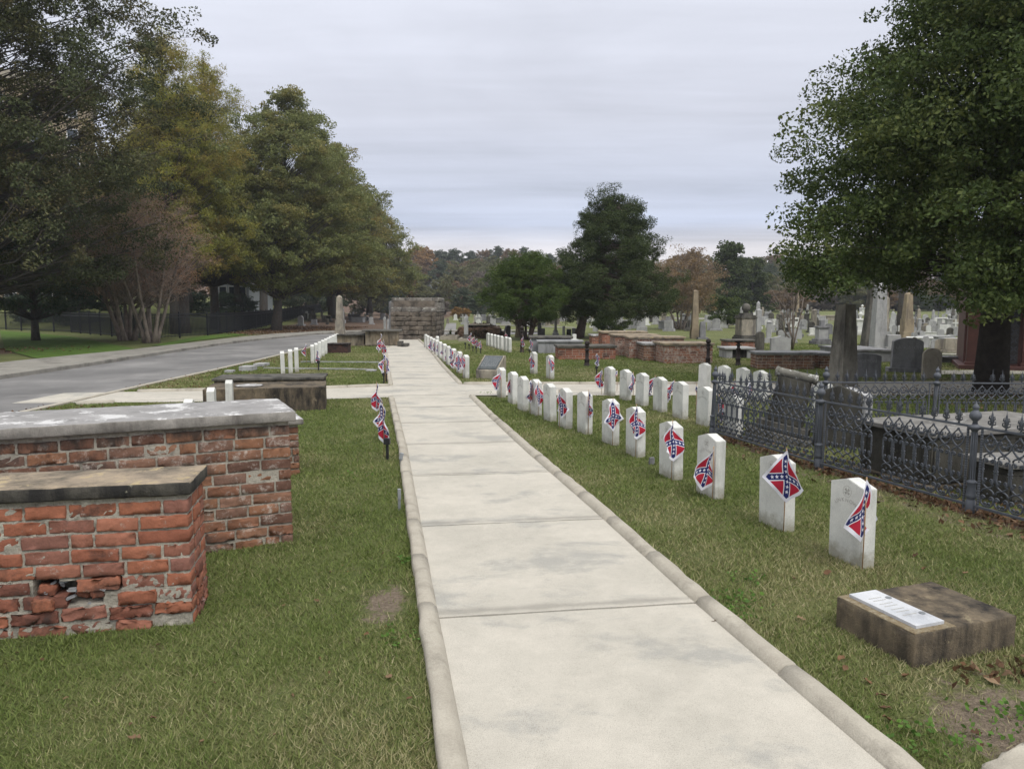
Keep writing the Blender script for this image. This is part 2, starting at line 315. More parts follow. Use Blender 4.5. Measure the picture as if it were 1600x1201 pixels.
def flagmat():
    m, nt, b = base('printed_flag_cotton', .8, .2)
    uv = N(nt, 'ShaderNodeUVMap').outputs[0]; s = N(nt, 'ShaderNodeSeparateXYZ'); nt.links.new(uv, s.inputs[0])
    X = MA(nt, 'MULTIPLY_ADD', s.outputs[0], 2, -1); Y = MA(nt, 'MULTIPLY_ADD', s.outputs[1], 2, -1)
    d1 = MA(nt, 'MULTIPLY', MA(nt, 'ADD', X, Y), .70711); d2 = MA(nt, 'MULTIPLY', MA(nt, 'SUBTRACT', X, Y), .70711)
    a1 = MA(nt, 'ABSOLUTE', d1); a2 = MA(nt, 'ABSOLUTE', d2)
    mn = MA(nt, 'MINIMUM', a1, a2); mxx = MA(nt, 'MAXIMUM', MA(nt, 'ABSOLUTE', X), MA(nt, 'ABSOLUTE', Y))
    white1 = MA(nt, 'LESS_THAN', mn, .215); blue = MA(nt, 'LESS_THAN', mn, .165)
    border = MA(nt, 'GREATER_THAN', mxx, .85)
    sel = MA(nt, 'LESS_THAN', a2, .165)                      # on the first arm
    def pick(p, q): return MA(nt, 'ADD', MA(nt, 'MULTIPLY', sel, p), MA(nt, 'MULTIPLY', MA(nt, 'SUBTRACT', 1, sel), q))
    a = pick(d1, d2); q = pick(d2, d1); sp = .275
    la = MA(nt, 'SUBTRACT', a, MA(nt, 'MULTIPLY', MA(nt, 'ROUND', MA(nt, 'DIVIDE', a, sp)), sp))
    px = pick(la, q); py = pick(q, la)                        # back in the d1, d2 axes
    r = MA(nt, 'SQRT', MA(nt, 'ADD', MA(nt, 'MULTIPLY', px, px), MA(nt, 'MULTIPLY', py, py)))
    th = MA(nt, 'ARCTAN2', py, MA(nt, 'MULTIPLY', px, -1))
    t5 = MA(nt, 'ABSOLUTE', MA(nt, 'SUBTRACT', MA(nt, 'FLOORED_MODULO', MA(nt, 'ADD', th, math.pi/5), 2*math.pi/5), math.pi/5))
    den = MA(nt, 'ADD', MA(nt, 'SINE', t5), MA(nt, 'MULTIPLY', MA(nt, 'SINE', MA(nt, 'SUBTRACT', math.pi/5, t5)), .42))
    star = MA(nt, 'LESS_THAN', r, MA(nt, 'DIVIDE', .118*.42*.5878, den))
    star = MA(nt, 'MULTIPLY', star, MA(nt, 'LESS_THAN', MA(nt, 'ABSOLUTE', a), .96))
    wv = noise(nt, uv, 3, 3)
    W = (.74, .74, .80); c = mixc(nt, white1, (.42, .022, .045), W)
    c = mixc(nt, blue, c, (.022, .028, .13)); c = mixc(nt, MA(nt, 'MULTIPLY', star, blue), c, W); c = mixc(nt, border, c, W)
    c = mixc(nt, .3, c, ramp(nt, wv, [(.3, (.75, .75, .78)), (.7, (1, 1, 1))]), 'MULTIPLY')
    nt.links.new(c, b.inputs['Base Color'])
    t = N(nt, 'ShaderNodeBsdfTranslucent'); nt.links.new(c, t.inputs[0])
    mx = N(nt, 'ShaderNodeMixShader'); mx.inputs[0].default_value = .15
    nt.links.new(b.outputs[0], mx.inputs[1]); nt.links.new(t.outputs[0], mx.inputs[2])
    nt.links.new(mx.outputs[0], nt.nodes['Material Output'].inputs[0]); return m
M['flag'] = flagmat()

# ------------------------------------------------------------------ mesh builders
_tpl = {}
def boxtpl(nx, ny, nz):
    key = (nx, ny, nz)
    if key in _tpl: return _tpl[key]
    idx = {}; vs = []; fs = []
    def vid(i, j, k):
        if (i, j, k) not in idx: idx[(i, j, k)] = len(vs); vs.append((2*i/nx-1, 2*j/ny-1, 2*k/nz-1))
        return idx[(i, j, k)]
    for k0, flip in ((0, 1), (nz, 0)):
        for i in range(nx):
            for j in range(ny):
                q = [vid(i, j, k0), vid(i+1, j, k0), vid(i+1, j+1, k0), vid(i, j+1, k0)]; fs.append(q[::-1] if flip else q)
    for j0, flip in ((0, 0), (ny, 1)):
        for i in range(nx):
            for k in range(nz):
                q = [vid(i, j0, k), vid(i+1, j0, k), vid(i+1, j0, k+1), vid(i, j0, k+1)]; fs.append(q[::-1] if flip else q)
    for i0, flip in ((0, 1), (nx, 0)):
        for j in range(ny):
            for k in range(nz):
                q = [vid(i0, j, k), vid(i0, j+1, k), vid(i0, j+1, k+1), vid(i0, j, k+1)]; fs.append(q[::-1] if flip else q)
    _tpl[key] = (np.array(vs), fs); return _tpl[key]
class MB:
    def __init__(s): s.v = []; s.f = []; s.n = 0
    def add(s, v, f):
        v = np.asarray(v, float); s.v.append(v); s.f += [[i+s.n for i in q] for q in f]; s.n += len(v)
    def box(s, x0, x1, y0, y1, z0, z1, rot=None):
        t, f = boxtpl(1, 1, 1)
        v = t*np.array([(x1-x0)/2, (y1-y0)/2, (z1-z0)/2])
        if rot is not None: v = v@np.array(rot.to_3x3()).T
        s.add(v+np.array([(x0+x1)/2, (y0+y1)/2, (z0+z1)/2]), f)
    def rbox(s, c, h, r=.01, n=(2, 2, 2), jit=0, rot=None, disp=0):
        n = [max(3, q) for q in n]
        t, f = boxtpl(*n); h = np.array(h, float); r = min(r, h.min()*.95)
        v = t*h
        # pull the outermost inner ring to the rim of the rounding
        for a in range(3):
            e = 1-2/n[a]; m_ = np.abs(np.abs(t[:, a])-e) < 1e-6
            v[m_, a] = np.sign(t[m_, a])*(h[a]-r*.6)
        inner = np.clip(v, -(h-r), h-r); d = v-inner; ln = np.linalg.norm(d, axis=1, keepdims=True)
        v = inner+np.where(ln > 1e-9, d/np.maximum(ln, 1e-9)*np.minimum(ln, r), 0)
        if disp: v = v+rng.normal(0, disp, v.shape)
        if jit: v = v+rng.normal(0, jit, 3)
        if rot is not None: v = v@np.array(rot.to_3x3()).T
        s.add(v+np.array(c), f)
    def prism(s, prof, y0, y1, top=None):          # profile in x, z extruded along y
        n = len(prof); v = [(x, y0, z) for x, z in prof]+[(x, y1, z) for x, z in prof]
        s.add(v, [list(range(n)), list(range(2*n-1, n-1, -1))]+[[i, i+n, (i+1) % n+n, (i+1) % n] for i in range(n)])
    def frust(s, x, y, z0, z1, a0, a1, b0=None, b1=None, n=4, rot=math.pi/4):
        b0 = a0 if b0 is None else b0; b1 = a1 if b1 is None else b1
        k = math.sqrt(2) if n == 4 else 1; v = []
        for (a, b, zz) in ((a0, b0, z0), (a1, b1, z1)):
            for i in range(n):
                t = rot+2*math.pi*i/n; v.append((x+a*k*math.cos(t), y+b*k*math.sin(t), zz))
        s.add(v, [list(range(n))[::-1], list(range(n, 2*n))]+[[i, (i+1) % n, (i+1) % n+n, i+n] for i in range(n)])
    def lathe(s, x, y, prof, n=12):
        v = []; f = []
        for r, zz in prof:
            for i in range(n):
                t = 2*math.pi*i/n; v.append((x+max(r, 1e-4)*math.cos(t), y+max(r, 1e-4)*math.sin(t), zz))
        for j in range(len(prof)-1):
            for i in range(n): f.append([j*n+i, j*n+(i+1) % n, (j+1)*n+(i+1) % n, (j+1)*n+i])
        f.append(list(range(n))[::-1]); f.append([(len(prof)-1)*n+i for i in range(n)]); s.add(v, f)
    def tube(s, pts, rad, n=5):
        pts = [Vector(p) for p in pts]; m = len(pts)
        if isinstance(rad, (int, float)): rad = [rad]*m
        v = []; f = []; up = Vector((.13, .21, .97))
        for i, p in enumerate(pts):
            d = (pts[min(i+1, m-1)]-pts[max(i-1, 0)])
            d = d.normalized() if d.length > 1e-9 else Vector((0, 0, 1))
            a = d.cross(up)
            if a.length < .15: a = d.cross(Vector((1, 0, 0)))
            a.normalize(); b = d.cross(a)
            for j in range(n):
                t = 2*math.pi*j/n; v.append(p+a*(rad[i]*math.cos(t))+b*(rad[i]*math.sin(t)))
        for i in range(m-1):
            for j in range(n): f.append([i*n+j, i*n+(j+1) % n, (i+1)*n+(j+1) % n, (i+1)*n+j])
        f.append(list(range(n))[::-1]); f.append([(m-1)*n+j for j in range(n)]); s.add([tuple(q) for q in v], f)
    def mesh(s, name, m, smooth=False):
        me = bpy.data.meshes.new(name); v = np.concatenate(s.v)
        me.from_pydata(v.tolist(), [], s.f); me.materials.append(M.get(m) or L.get(m) if isinstance(m, str) else m)
        if smooth: me.polygons.foreach_set('use_smooth', np.ones(len(me.polygons), bool))
        me.update(); return me
    def build(s, name, m, parent=None, smooth=False, bevel=0, loc=None, rz=None):
        o = bpy.data.objects.new(name, s.mesh(name, m, smooth)); link(o, parent)
        if loc is not None: o.location = loc
        if rz is not None: o.rotation_euler = (0, 0, rz)
        if bevel:
            bm = bmesh.new(); bm.from_mesh(o.data)
            es = [e for e in bm.edges if len(e.link_faces) == 2 and e.calc_face_angle(0) > .5]
            bmesh.ops.bevel(bm, geom=es, offset=bevel, segments=2, affect='EDGES', clamp_overlap=True)
            bmesh.ops.recalc_face_normals(bm, faces=bm.faces); bm.to_mesh(o.data); bm.free()
        return o
def fix(o):
    bm = bmesh.new(); bm.from_mesh(o.data); bmesh.ops.recalc_face_normals(bm, faces=bm.faces); bm.to_mesh(o.data); bm.free(); return o
def sheet(name, pts, z, m, kind='structure', thick=0):        # a polygon lying on the terrain at +z, split so that it follows it
    bm = bmesh.new(); vs = [bm.verts.new((x, y, 0)) for x, y in pts]; bm.faces.new(vs)
    bmesh.ops.triangulate(bm, faces=bm.faces); bmesh.ops.recalc_face_normals(bm, faces=bm.faces)
    for v in bm.verts: v.co.z = float(H(v.co.x, v.co.y))+z
    if bm.faces[:] and sum(f.normal.z for f in bm.faces) < 0: bmesh.ops.reverse_faces(bm, faces=bm.faces)
    me = bpy.data.meshes.new(name); bm.to_mesh(me); bm.free(); me.materials.append(M[m])
    o = link(bpy.data.objects.new(name, me)); return tag(o, kind=kind)
def ribbon(name, left, right, z, m, z2=None, parent=None, kind='structure', n=4):   # strip between two polylines, follows the terrain
    mb = MB(); v = []; f = []; L_ = []; 
    def dens(pl):
        out = []
        for a, b in zip(pl[:-1], pl[1:]):
            for i in range(n): t = i/n; out.append((a[0]+(b[0]-a[0])*t, a[1]+(b[1]-a[1])*t))
        out.append(pl[-1]); return out
    l = dens(left); r = dens(right)
    for a, b in zip(l, r):
        for t in (0, .5, 1):
            x = a[0]+(b[0]-a[0])*t; y = a[1]+(b[1]-a[1])*t; v.append((x, y, float(H(x, y))+z))
    for i in range(len(l)-1):
        for j in range(2): q = i*3+j; f.append([q, q+1, q+4, q+3])
    mb.add(v, f); o = mb.build(name, m, parent)
    if o.data.polygons[0].normal.z < 0: o.data.flip_normals()
    return tag(o, kind=kind)

def rawmesh(name, V, nper, mat, attrs):          # V (N*nper, 3): N separate polygons of nper corners
    n = len(V)//nper; me = bpy.data.meshes.new(name)
    me.vertices.add(len(V)); me.vertices.foreach_set('co', V.astype(np.float32).ravel())
    me.loops.add(len(V)); me.loops.foreach_set('vertex_index', np.arange(len(V), dtype=np.int32))
    me.polygons.add(n); me.polygons.foreach_set('loop_start', np.arange(0, len(V), nper, dtype=np.int32))
    for k_, a in attrs.items():
        at_ = me.attributes.new(k_, 'FLOAT', 'FACE'); at_.data.foreach_set('value', a.astype(np.float32))
    me.materials.append(mat); me.update(calc_edges=True); return me
def leaves(cen, size, crnd, mat, name='crown', aspect=.5, droop=0, flat=0):
    n = len(cen); a = rng.normal(size=(n, 3)); a[:, 2] -= droop; a /= np.linalg.norm(a, axis=1, keepdims=True)
    b = rng.normal(size=(n, 3)); b[:, 2] *= (1-flat); b -= (b*a).sum(1, keepdims=True)*a; b /= np.linalg.norm(b, axis=1, keepdims=True)
    s = (size*rng.uniform(.6, 1.3, n))[:, None]
    nn = np.cross(a, b)
    V = np.stack([cen-a*s*.5, cen+b*s*aspect*.5+nn*s*.08, cen+a*s*.5, cen-b*s*aspect*.5+nn*s*.08], 1).reshape(-1, 3)
    return rawmesh(name, V, 4, mat, {'rnd': rng.random(n), 'crnd': crnd})

# ------------------------------------------------------------------ trees
def profile(p, t): return np.interp(t, [q[0] for q in p], [q[1] for q in p])
def make_tree(seed, h, z0, R, prof, nclu, nleaf, lsize, lmat, bmat, tr, crad, stems=1, lean=(0, 0), squash=.6, droop=0,
              shell=.45, lump=.16, branch=1.0, aspect=.5, twig=0, topz=.82, flare=1.4, spread=.0, upsweep=.35, offs=(0, 0), cut=None, bsag=0, bk=1.0, zmin=0, sub=9, subr=.27):
    """meshes of trunk (with limbs) and crown, base at the origin. prof: (t, radius share) over the crown height"""
    global rng
    rng = np.random.default_rng(seed); rr = random.Random(seed)
    t = rng.random(nclu*4); keep = rng.random(nclu*4) < profile(prof, t)/max(q[1] for q in prof)*1.0+.08
    t = t[keep][:nclu]; n = len(t); az = rng.uniform(0, 2*np.pi, n)
    ph = rng.uniform(0, 6.28, 4)
    Rm = R*profile(prof, t)*(1+lump*np.sin(3*az+ph[0]+4*t)+lump*.8*np.sin(5*az+ph[1]-9*t)+lump*.5*np.sin(17*t+ph[2]))
    rad = Rm*(shell+(1-shell)*rng.random(n))*rng.uniform(.82, 1.06, n)
    cz = z0+(h-z0)*t
    cc = np.stack([rad*np.cos(az)+lean[0]*cz/h+offs[0], rad*np.sin(az)+lean[1]*cz/h+offs[1], cz-bsag*rad], 1)
    if cut is not None: k2_ = cut(cc); cc = cc[k2_]; n = len(cc)
    crn = rng.random(n)
    cr = crad*np.clip(rng.lognormal(-.12, .38, n), .35, 1.9)
    ax_ = rng.normal(size=(n, 3)); ax_ += cc*np.array([1, 1, 0])/np.maximum(np.linalg.norm(cc[:, :2], axis=1, keepdims=True), .1)*.9; ax_[:, 2] = ax_[:, 2]*.6+.25; ax_ /= np.linalg.norm(ax_, axis=1, keepdims=True)
    pw_ = cr**1.7; idx = rng.choice(n, nleaf, p=pw_/pw_.sum())
    # every limb end carries a handful of leafy sprays, each spray its own small clump
    K = sub; sd_ = rng.normal(size=(n, K, 3)); sd_ /= np.linalg.norm(sd_, axis=2, keepdims=True); sd_ *= rng.uniform(.35, 1, (n, K, 1))
    al = (sd_*ax_[:, None]).sum(2, keepdims=True); sd_ = sd_*.8+ax_[:, None]*al*.7; sd_[:, :, 2] *= squash
    SC = cc[:, None]+sd_*cr[:, None, None]; sr = subr*cr[:, None]*rng.uniform(.6, 1.3, (n, K))
    ki = rng.integers(0, K, nleaf); g_ = rng.normal(size=(nleaf, 3)); g_ /= np.maximum(1, np.linalg.norm(g_, axis=1, keepdims=True)/1.5); g_[:, 2] *= .6
    P_ = SC[idx, ki]+g_*sr[idx, ki][:, None]; d = sd_[idx, ki]
    scr = np.clip(crn[:, None]*.6+rng.random((n, K))*.4, 0, 1)
    if droop: P_[:, 2] -= droop*np.linalg.norm(d[:, :2], axis=1)*cr[idx]*rng.random(nleaf)*1.6
    crown = leaves(P_, np.full(nleaf, lsize), np.clip(scr[idx, ki]+rng.normal(0, .05, nleaf), 0, 1), L[lmat], 'crown', aspect, droop*1.2)
    mb = MB(); axes = []
    for s_ in range(stems):
        a0 = 2*math.pi*s_/stems+rr.random(); o = tr*1.3*(stems > 1)
        top = Vector((lean[0]*topz+offs[0]+spread*math.cos(a0), lean[1]*topz+offs[1]+spread*math.sin(a0), z0+(h-z0)*topz*(1 if stems == 1 else rr.uniform(.75, 1))))
        b0 = Vector((o*math.cos(a0), o*math.sin(a0), -.15)); pts = []; rads = []
        for i in range(9):
            q = i/8; p = b0.lerp(top, q); p.x += math.sin(q*5+a0)*.05*h/8*q; p.y += math.cos(q*4+a0*2)*.05*h/8*q
            pts.append(p); rads.append(tr*(1 if stems == 1 else .55)*(1-q)**.75+tr*.06+(tr*(flare-1)*max(0, 1-q*10)))
        mb.tube(pts, rads, 9); axes.append(pts)
    for i in range(n):
        if rr.random() > branch: continue
        c = Vector(cc[i]); ax = rr.choice(axes); hd = math.hypot(c.x, c.y)
        zb = max(z0*.75, zmin, c.z-hd*upsweep-rr.random()*.6)
        q = min(max(zb/max(ax[-1].z, .1), 0.1), 1); k_ = q*8; a = ax[min(int(k_), 8)].lerp(ax[min(int(k_)+1, 8)], k_ % 1)
        m1 = a.lerp(c, .35)+Vector((rr.uniform(-.2, .2), rr.uniform(-.2, .2), rr.uniform(-.05, .25)))*hd*.3
        m2 = a.lerp(c, .7)+Vector((rr.uniform(-.2, .2), rr.uniform(-.2, .2), rr.uniform(0, .2)))*hd*.2
        r0 = tr*.22*rr.uniform(.4, 1.2)*(1-q*.55)*bk
        mb.tube([a, m1, m2, c], [r0, r0*.65, r0*.4, r0*.12], 4)
        for tw_ in range(twig):
            e = Vector(SC[i, tw_ % K])
            s0 = m2.lerp(c, rr.random()); mm = s0.lerp(e, .5)+Vector((rr.gauss(0, .1), rr.gauss(0, .1), .1))*cr[i]
            mb.tube([s0, mm, e], [max(r0*.22, .006), max(r0*.14, .005), .003], 3)
    return mb.mesh('trunk', bmat, True), crown
def put_tree(name, label, meshes, loc, rz=0, sc=(1, 1, 1), group=None, cat='tree'):
    t = thing(name, label, cat, loc, rz, group); t.scale = sc
    for nm, me in zip(('trunk', 'crown'), meshes): link(bpy.data.objects.new(nm, me), t)
    return t

# ================================================================== THE SETTING
LOUT = [(.62, -2.5), (-.27, 2.54), (-.53, 3.97), (-.80, 5.5), (-1.34, 8.58), (-2.24, 13.30)]
LOUT2 = [(-2.60, 15.45), (-3.44, 20.11), (-4.25, 24.7), (-5.1, 29.47)]
ROUT = [(2.45, -2.5), (1.43, 2.5), (1.11, 4.0), (.75, 5.9), (.24, 8.39), (-.36, 11.6), (-.70, 13.55)]
ROUT2 = [(-1.06, 15.75), (-1.80, 20.11), (-3.27, 29.47), (-4.84, 38.4), (-5.6, 43)]
def gridvals(a, step, lim, g):
    v = [0.0]
    while v[-1] < lim: v.append(v[-1]+(step if v[-1] < a else step+(v[-1]-a)*g))
    return v
xs_ = gridvals(6, .14, 420, .09); xs_ = [-v for v in xs_[:0:-1]]+xs_
ys_ = [v-4 for v in gridvals(18, .14, 640, .07)]
X, Y = np.meshgrid(xs_, ys_); Z = H(X, Y)+rng.normal(0, .004, X.shape)*(Y < 40)
nx, ny = len(xs_), len(ys_)
V = np.stack([X, Y, Z], -1).reshape(-1, 3)
ii = np.arange((ny-1)*(nx-1)); r0 = ii//(nx-1); c0 = ii % (nx-1); q = r0*nx+c0
me = bpy.data.meshes.new('ground')
me.from_pydata(V.tolist(), [], np.stack([q, q+1, q+nx+1, q+nx], 1).tolist())
def litf(x, y):
    ln_ = np.where(y < 57, 18.6+(y-38)*.03, 19.2+(y-57)*.155)
    a = ss((y-41)/6)*ss((-x-12.6)/1.5)*.62*ss((x+ln_)/.8)
    a = np.maximum(a, ss((y-135)/12))
    a = np.maximum(a, .75*ss((y-49)/5)*ss((-x-5)/4)*ss((x+ln_)/.8))
    a = np.maximum(a, .9*ss(1-np.hypot(x+19.2, (y-27.5)*.8)/3.6))
    fx = np.interp(y, [4, 5.85, 7.47, 9.46], [4.3, 3.71, 3.15, 2.59])
    a = np.maximum(a, .80*ss(1-np.abs(x-fx-.02)/.34)*ss((10-y)/.5))
    a = np.maximum(a, .40*ss((x-fx-.1)/.3)*ss((9.4-y)/.4)*ss((y-3)/1))
    a = np.maximum(a, .75*ss(1-np.hypot(x-9.2, y-14.2)/2.6))
    return np.maximum(a, .5*ss(1-np.hypot(x-4, y-40)/5))
def baref(x, y):
    a = .85*ss(1-np.hypot((x-2.05)*1.0, y-2.75)/.85)
    a = np.maximum(a, .85*ss(1-np.hypot((x+.70)*2.0, (y-4.0)*1.0)/.62))
    a = np.maximum(a, .5*ss(1-np.hypot((x+.95)*3, (y-6.2)*1.0)/.6))
    a = np.maximum(a, .38*ss(1-np.hypot(x-1.25, (y-5.6))/.55))
    fx = np.interp(y, [4, 5.85, 7.47, 9.46], [4.3, 3.71, 3.15, 2.59])
    return np.maximum(a, .52*ss(1-np.abs(x-fx+.35)/.5)*ss((8.6-y)/.9))
for nm, fn in (('litter', litf), ('bare', baref)):
    a_ = me.attributes.new(nm, 'FLOAT', 'POINT'); a_.data.foreach_set('value', fn(V[:, 0], V[:, 1]).astype(np.float32))
me.materials.append(M['lawn']); me.polygons.foreach_set('use_smooth', np.ones(len(me.polygons), bool))
tag(link(bpy.data.objects.new('ground', me)), kind='structure')

def path_edges(y):
    l = np.interp(y, [p[1] for p in LOUT+LOUT2+[(-5.1, 29.4)][:0]], [p[0] for p in LOUT+LOUT2])
    r = np.interp(y, [p[1] for p in ROUT+ROUT2], [p[0] for p in ROUT+ROUT2])
    return float(l), float(r)
KW = .105
def kerb(name, pl, side, h=.062, w=KW, m='kerb', gap=1.64, start=0, dz=0):
    """rounded kerb along a polyline: outer face on the line, body towards side (+1 right, -1 left)"""
    prof = [(0, -.05), (0, h*.7), (.010, h*.93), (.026, h), (.060, h*.98), (.080, h*.85), (.093, h*.55), (w, .022), (w, -.05)]
    d = [0]
    for a, b in zip(pl[:-1], pl[1:]): d.append(d[-1]+math.hypot(b[0]-a[0], b[1]-a[1]))
    def pt(s):
        x = np.interp(s, d, [p[0] for p in pl]); y = np.interp(s, d, [p[1] for p in pl]); return float(x), float(y)
    mb = MB(); s = start; T = d[-1]
    while s < T-.02:
        e = min(s+gap*random.choice((.5, .5, 1))*random.uniform(.94, 1.06), T); jx, jz = random.gauss(0, .003), random.gauss(0, .002); n = max(2, int((e-s)/.14)); v = []; f = []
        wob = rng.normal(0, .004, n+1)
        for i in range(n+1):
            t = s+.005+(e-s-.010)*i/n; p = pt(t); a = pt(max(t-.05, 0)); b = pt(min(t+.05, T))
            dx, dy = b[0]-a[0], b[1]-a[1]; l = math.hypot(dx, dy); nx_, ny_ = side*dy/l, -side*dx/l
            for o, z in prof:
                k_ = 1 if 0 < i < n else .93
                oo = o+wob[i]*(o < .02)+jx*(.01 < o < w-.01); x = p[0]+nx_*oo; y = p[1]+ny_*oo
                v.append((x, y, float(H(x, y))+(z*k_+jz*(z > .03) if z > 0 else z)+rng.normal(0, .0016)+dz))
        k_ = len(prof)
        for i in range(n):
            for j in range(k_-1): f.append([i*k_+j, i*k_+j+1, (i+1)*k_+j+1, (i+1)*k_+j])
        f.append(list(range(k_))); f.append([n*k_+j for j in range(k_)][::-1])
        mb.add(v, f); s = e
    return tag(fix(mb.build(name, m, smooth=True)), kind='structure')
kerb('kerb', LOUT, 1); kerb('kerb', LOUT2, 1); kerb('kerb', ROUT, -1); kerb('kerb', ROUT2, -1)
# path slabs with open joints
mb = MB(); yj = 3.85-1.64*4
while yj < 43:
    y0, y1 = yj+.009, yj+1.64-.009
    q = []
    for yy in (y0, y1):
        l, r = path_edges(min(yy, 29.3)); 
        if yy > 29.3: l = float(np.interp(yy, [29.3, 30, 43], [-5.07, -5.4, -7.2])); r = path_edges(yy)[1]
        sk = .11
        q.append((l+KW-.004 if yy < 29.3 else l, r-KW+.004, yy))
    v = []; n = 10
    for (l, r, yy) in q:
        for i in range(n+1):
            x = l+(r-l)*i/n; yk = yy+.145*(x-(l+r)/2); v.append((x, yk, float(H(x, yk))+.022+rng.normal(0, .0008)))
    f = [[i, i+1, n+2+i, n+1+i] for i in range(n)]
    b = len(v); v += [(a[0], a[1], a[2]-.05) for a in v]
    f += [[i+b, i, n+1+i, n+1+i+b][::1] for i in (0, n)]+[[i+b, i+1+b, i+1, i] for i in range(n)]+[[n+1+i, n+2+i, n+2+i+b, n+1+i+b] for i in range(n)]
    mb.add(v, f); yj += 1.64
tag(mb.build('path', 'concrete'), kind='structure')
# cross path, left and right of the main path
CB = 15.78; CF = 13.72
ribbon('path', [(-2.16, 13.44), (-3.5, 13.15), (-6.0, 12.75), (-8.6, 12.6)], [(-2.49, 15.46), (-3.8, 15.0), (-6.7, 14.45), (-8.6, 14.1)], .014, 'concrete')
ribbon('path', [(-.92, 13.73), (4.4, 13.74), (12, 13.9), (30, 14.3)], [(-1.17, 15.76), (4.4, 15.84), (12, 16.0), (30, 16.4)], .014, 'concrete')
kerb('kerb', [(-2.60, 15.45), (-3.8, 15.02), (-6.7, 14.47), (-7.3, 14.35)], -1); kerb('kerb', [(-1.04, 15.80), (4.4, 15.86), (12, 16.02)], 1)
kerb('kerb', [(-7.45, 12.55), (-6.9, 12.75)], 1)
# road with its kerbs and pavement on the far side
RN = [(-7.6, 5), (-7.75, 11.8), (-7.85, 15.9), (-7.9, 19.1), (-8.0, 23), (-8.35, 30), (-9.0, 36), (-9.6, 39.5), (-8.6, 43.0), (-6.0, 44.5), (2, 45)]
RF = [(-11.4, 5), (-11.6, 11.8), (-11.7, 16.7), (-11.85, 20.8), (-12.3, 26.6), (-12.7, 33), (-12.6, 36.2), (-11.9, 43.6), (-10.6, 47.5), (-8.0, 48.6), (2, 49)]
WF = [(-13.9, 5), (-14.2, 11.8), (-14.35, 16.7), (-14.35, 22), (-14.0, 27), (-14.1, 31), (-14.2, 36.9), (-14.0, 43), (-12.4, 48.6), (-9.0, 50.6), (2, 51)]
ribbon('road', RN, RF, .012, 'asphalt', n=6)
ribbon('pavement', [(a-.14, b) for a, b in RF], WF, .115, 'walk', n=6)
def kerbstrip(pl, off, z1, m, w=.14):
    mb = MB(); prof = [(0, -.03), (0, z1-.02), (.02, z1), (w+.015, z1+.003), (w+.015, -.03)]; v = []; f = []; n = 0
    for a, b in zip(pl[:-1], pl[1:]):
        for i in range(5):
            x = a[0]+(b[0]-a[0])*i/5; y = a[1]+(b[1]-a[1])*i/5
            for o, zz in prof: v.append((x+o*off, y, float(H(x, y))+zz+.001))
            n += 1
    k_ = len(prof)
    for i in range(n-1):
        for j in range(k_-1): f.append([i*k_+j, i*k_+j+1, (i+1)*k_+j+1, (i+1)*k_+j])
    mb.add(v, f); return tag(fix(mb.build('kerb', m)), kind='structure')
kerbstrip(RF, -1, .12, 'walk'); kerbstrip(RN[:9], 1, .03, 'kerb')
# far paths of the graveyard
ribbon('path', [tuple(at(690, 526).xy), tuple(at(698, 505).xy)], [tuple(at(712, 526).xy), tuple(at(713, 505).xy)], .02, 'greywalk')
for a, b, z_ in (((1060, 499), (1215, 500), 3.2), ((760, 508), (900, 513), 1.0), ((1500, 515), (1240, 500), 1.5), ((1360, 500), (1600, 507), 1.6), ((1290, 553), (1600, 557), .5), ((1155, 506), (1330, 512), .8)):
    A = at(*a); B = at(*b); ribbon('path', [(A.x, A.y), (B.x, B.y)], [(A.x, A.y+z_*1.6), (B.x, B.y+z_*1.6)], .03, 'walk', n=10)
A = at(1466, 586); ribbon('path', [(A.x, A.y), (A.x+9, A.y+.3)], [(A.x-.1, A.y+1.1), (A.x+9, A.y+1.5)], .02, 'concrete')
# the slopes of bright lawn beyond the black fence
for pts in ([(0, 517), (110, 526), (222, 548), (140, 554), (60, 562), (8, 548)], [(236, 541), (300, 528), (352, 521), (388, 523), (300, 534), (262, 541)]):
    sheet('lawn', [tuple(at(*p).xy) for p in pts], .03, 'brightlawn')

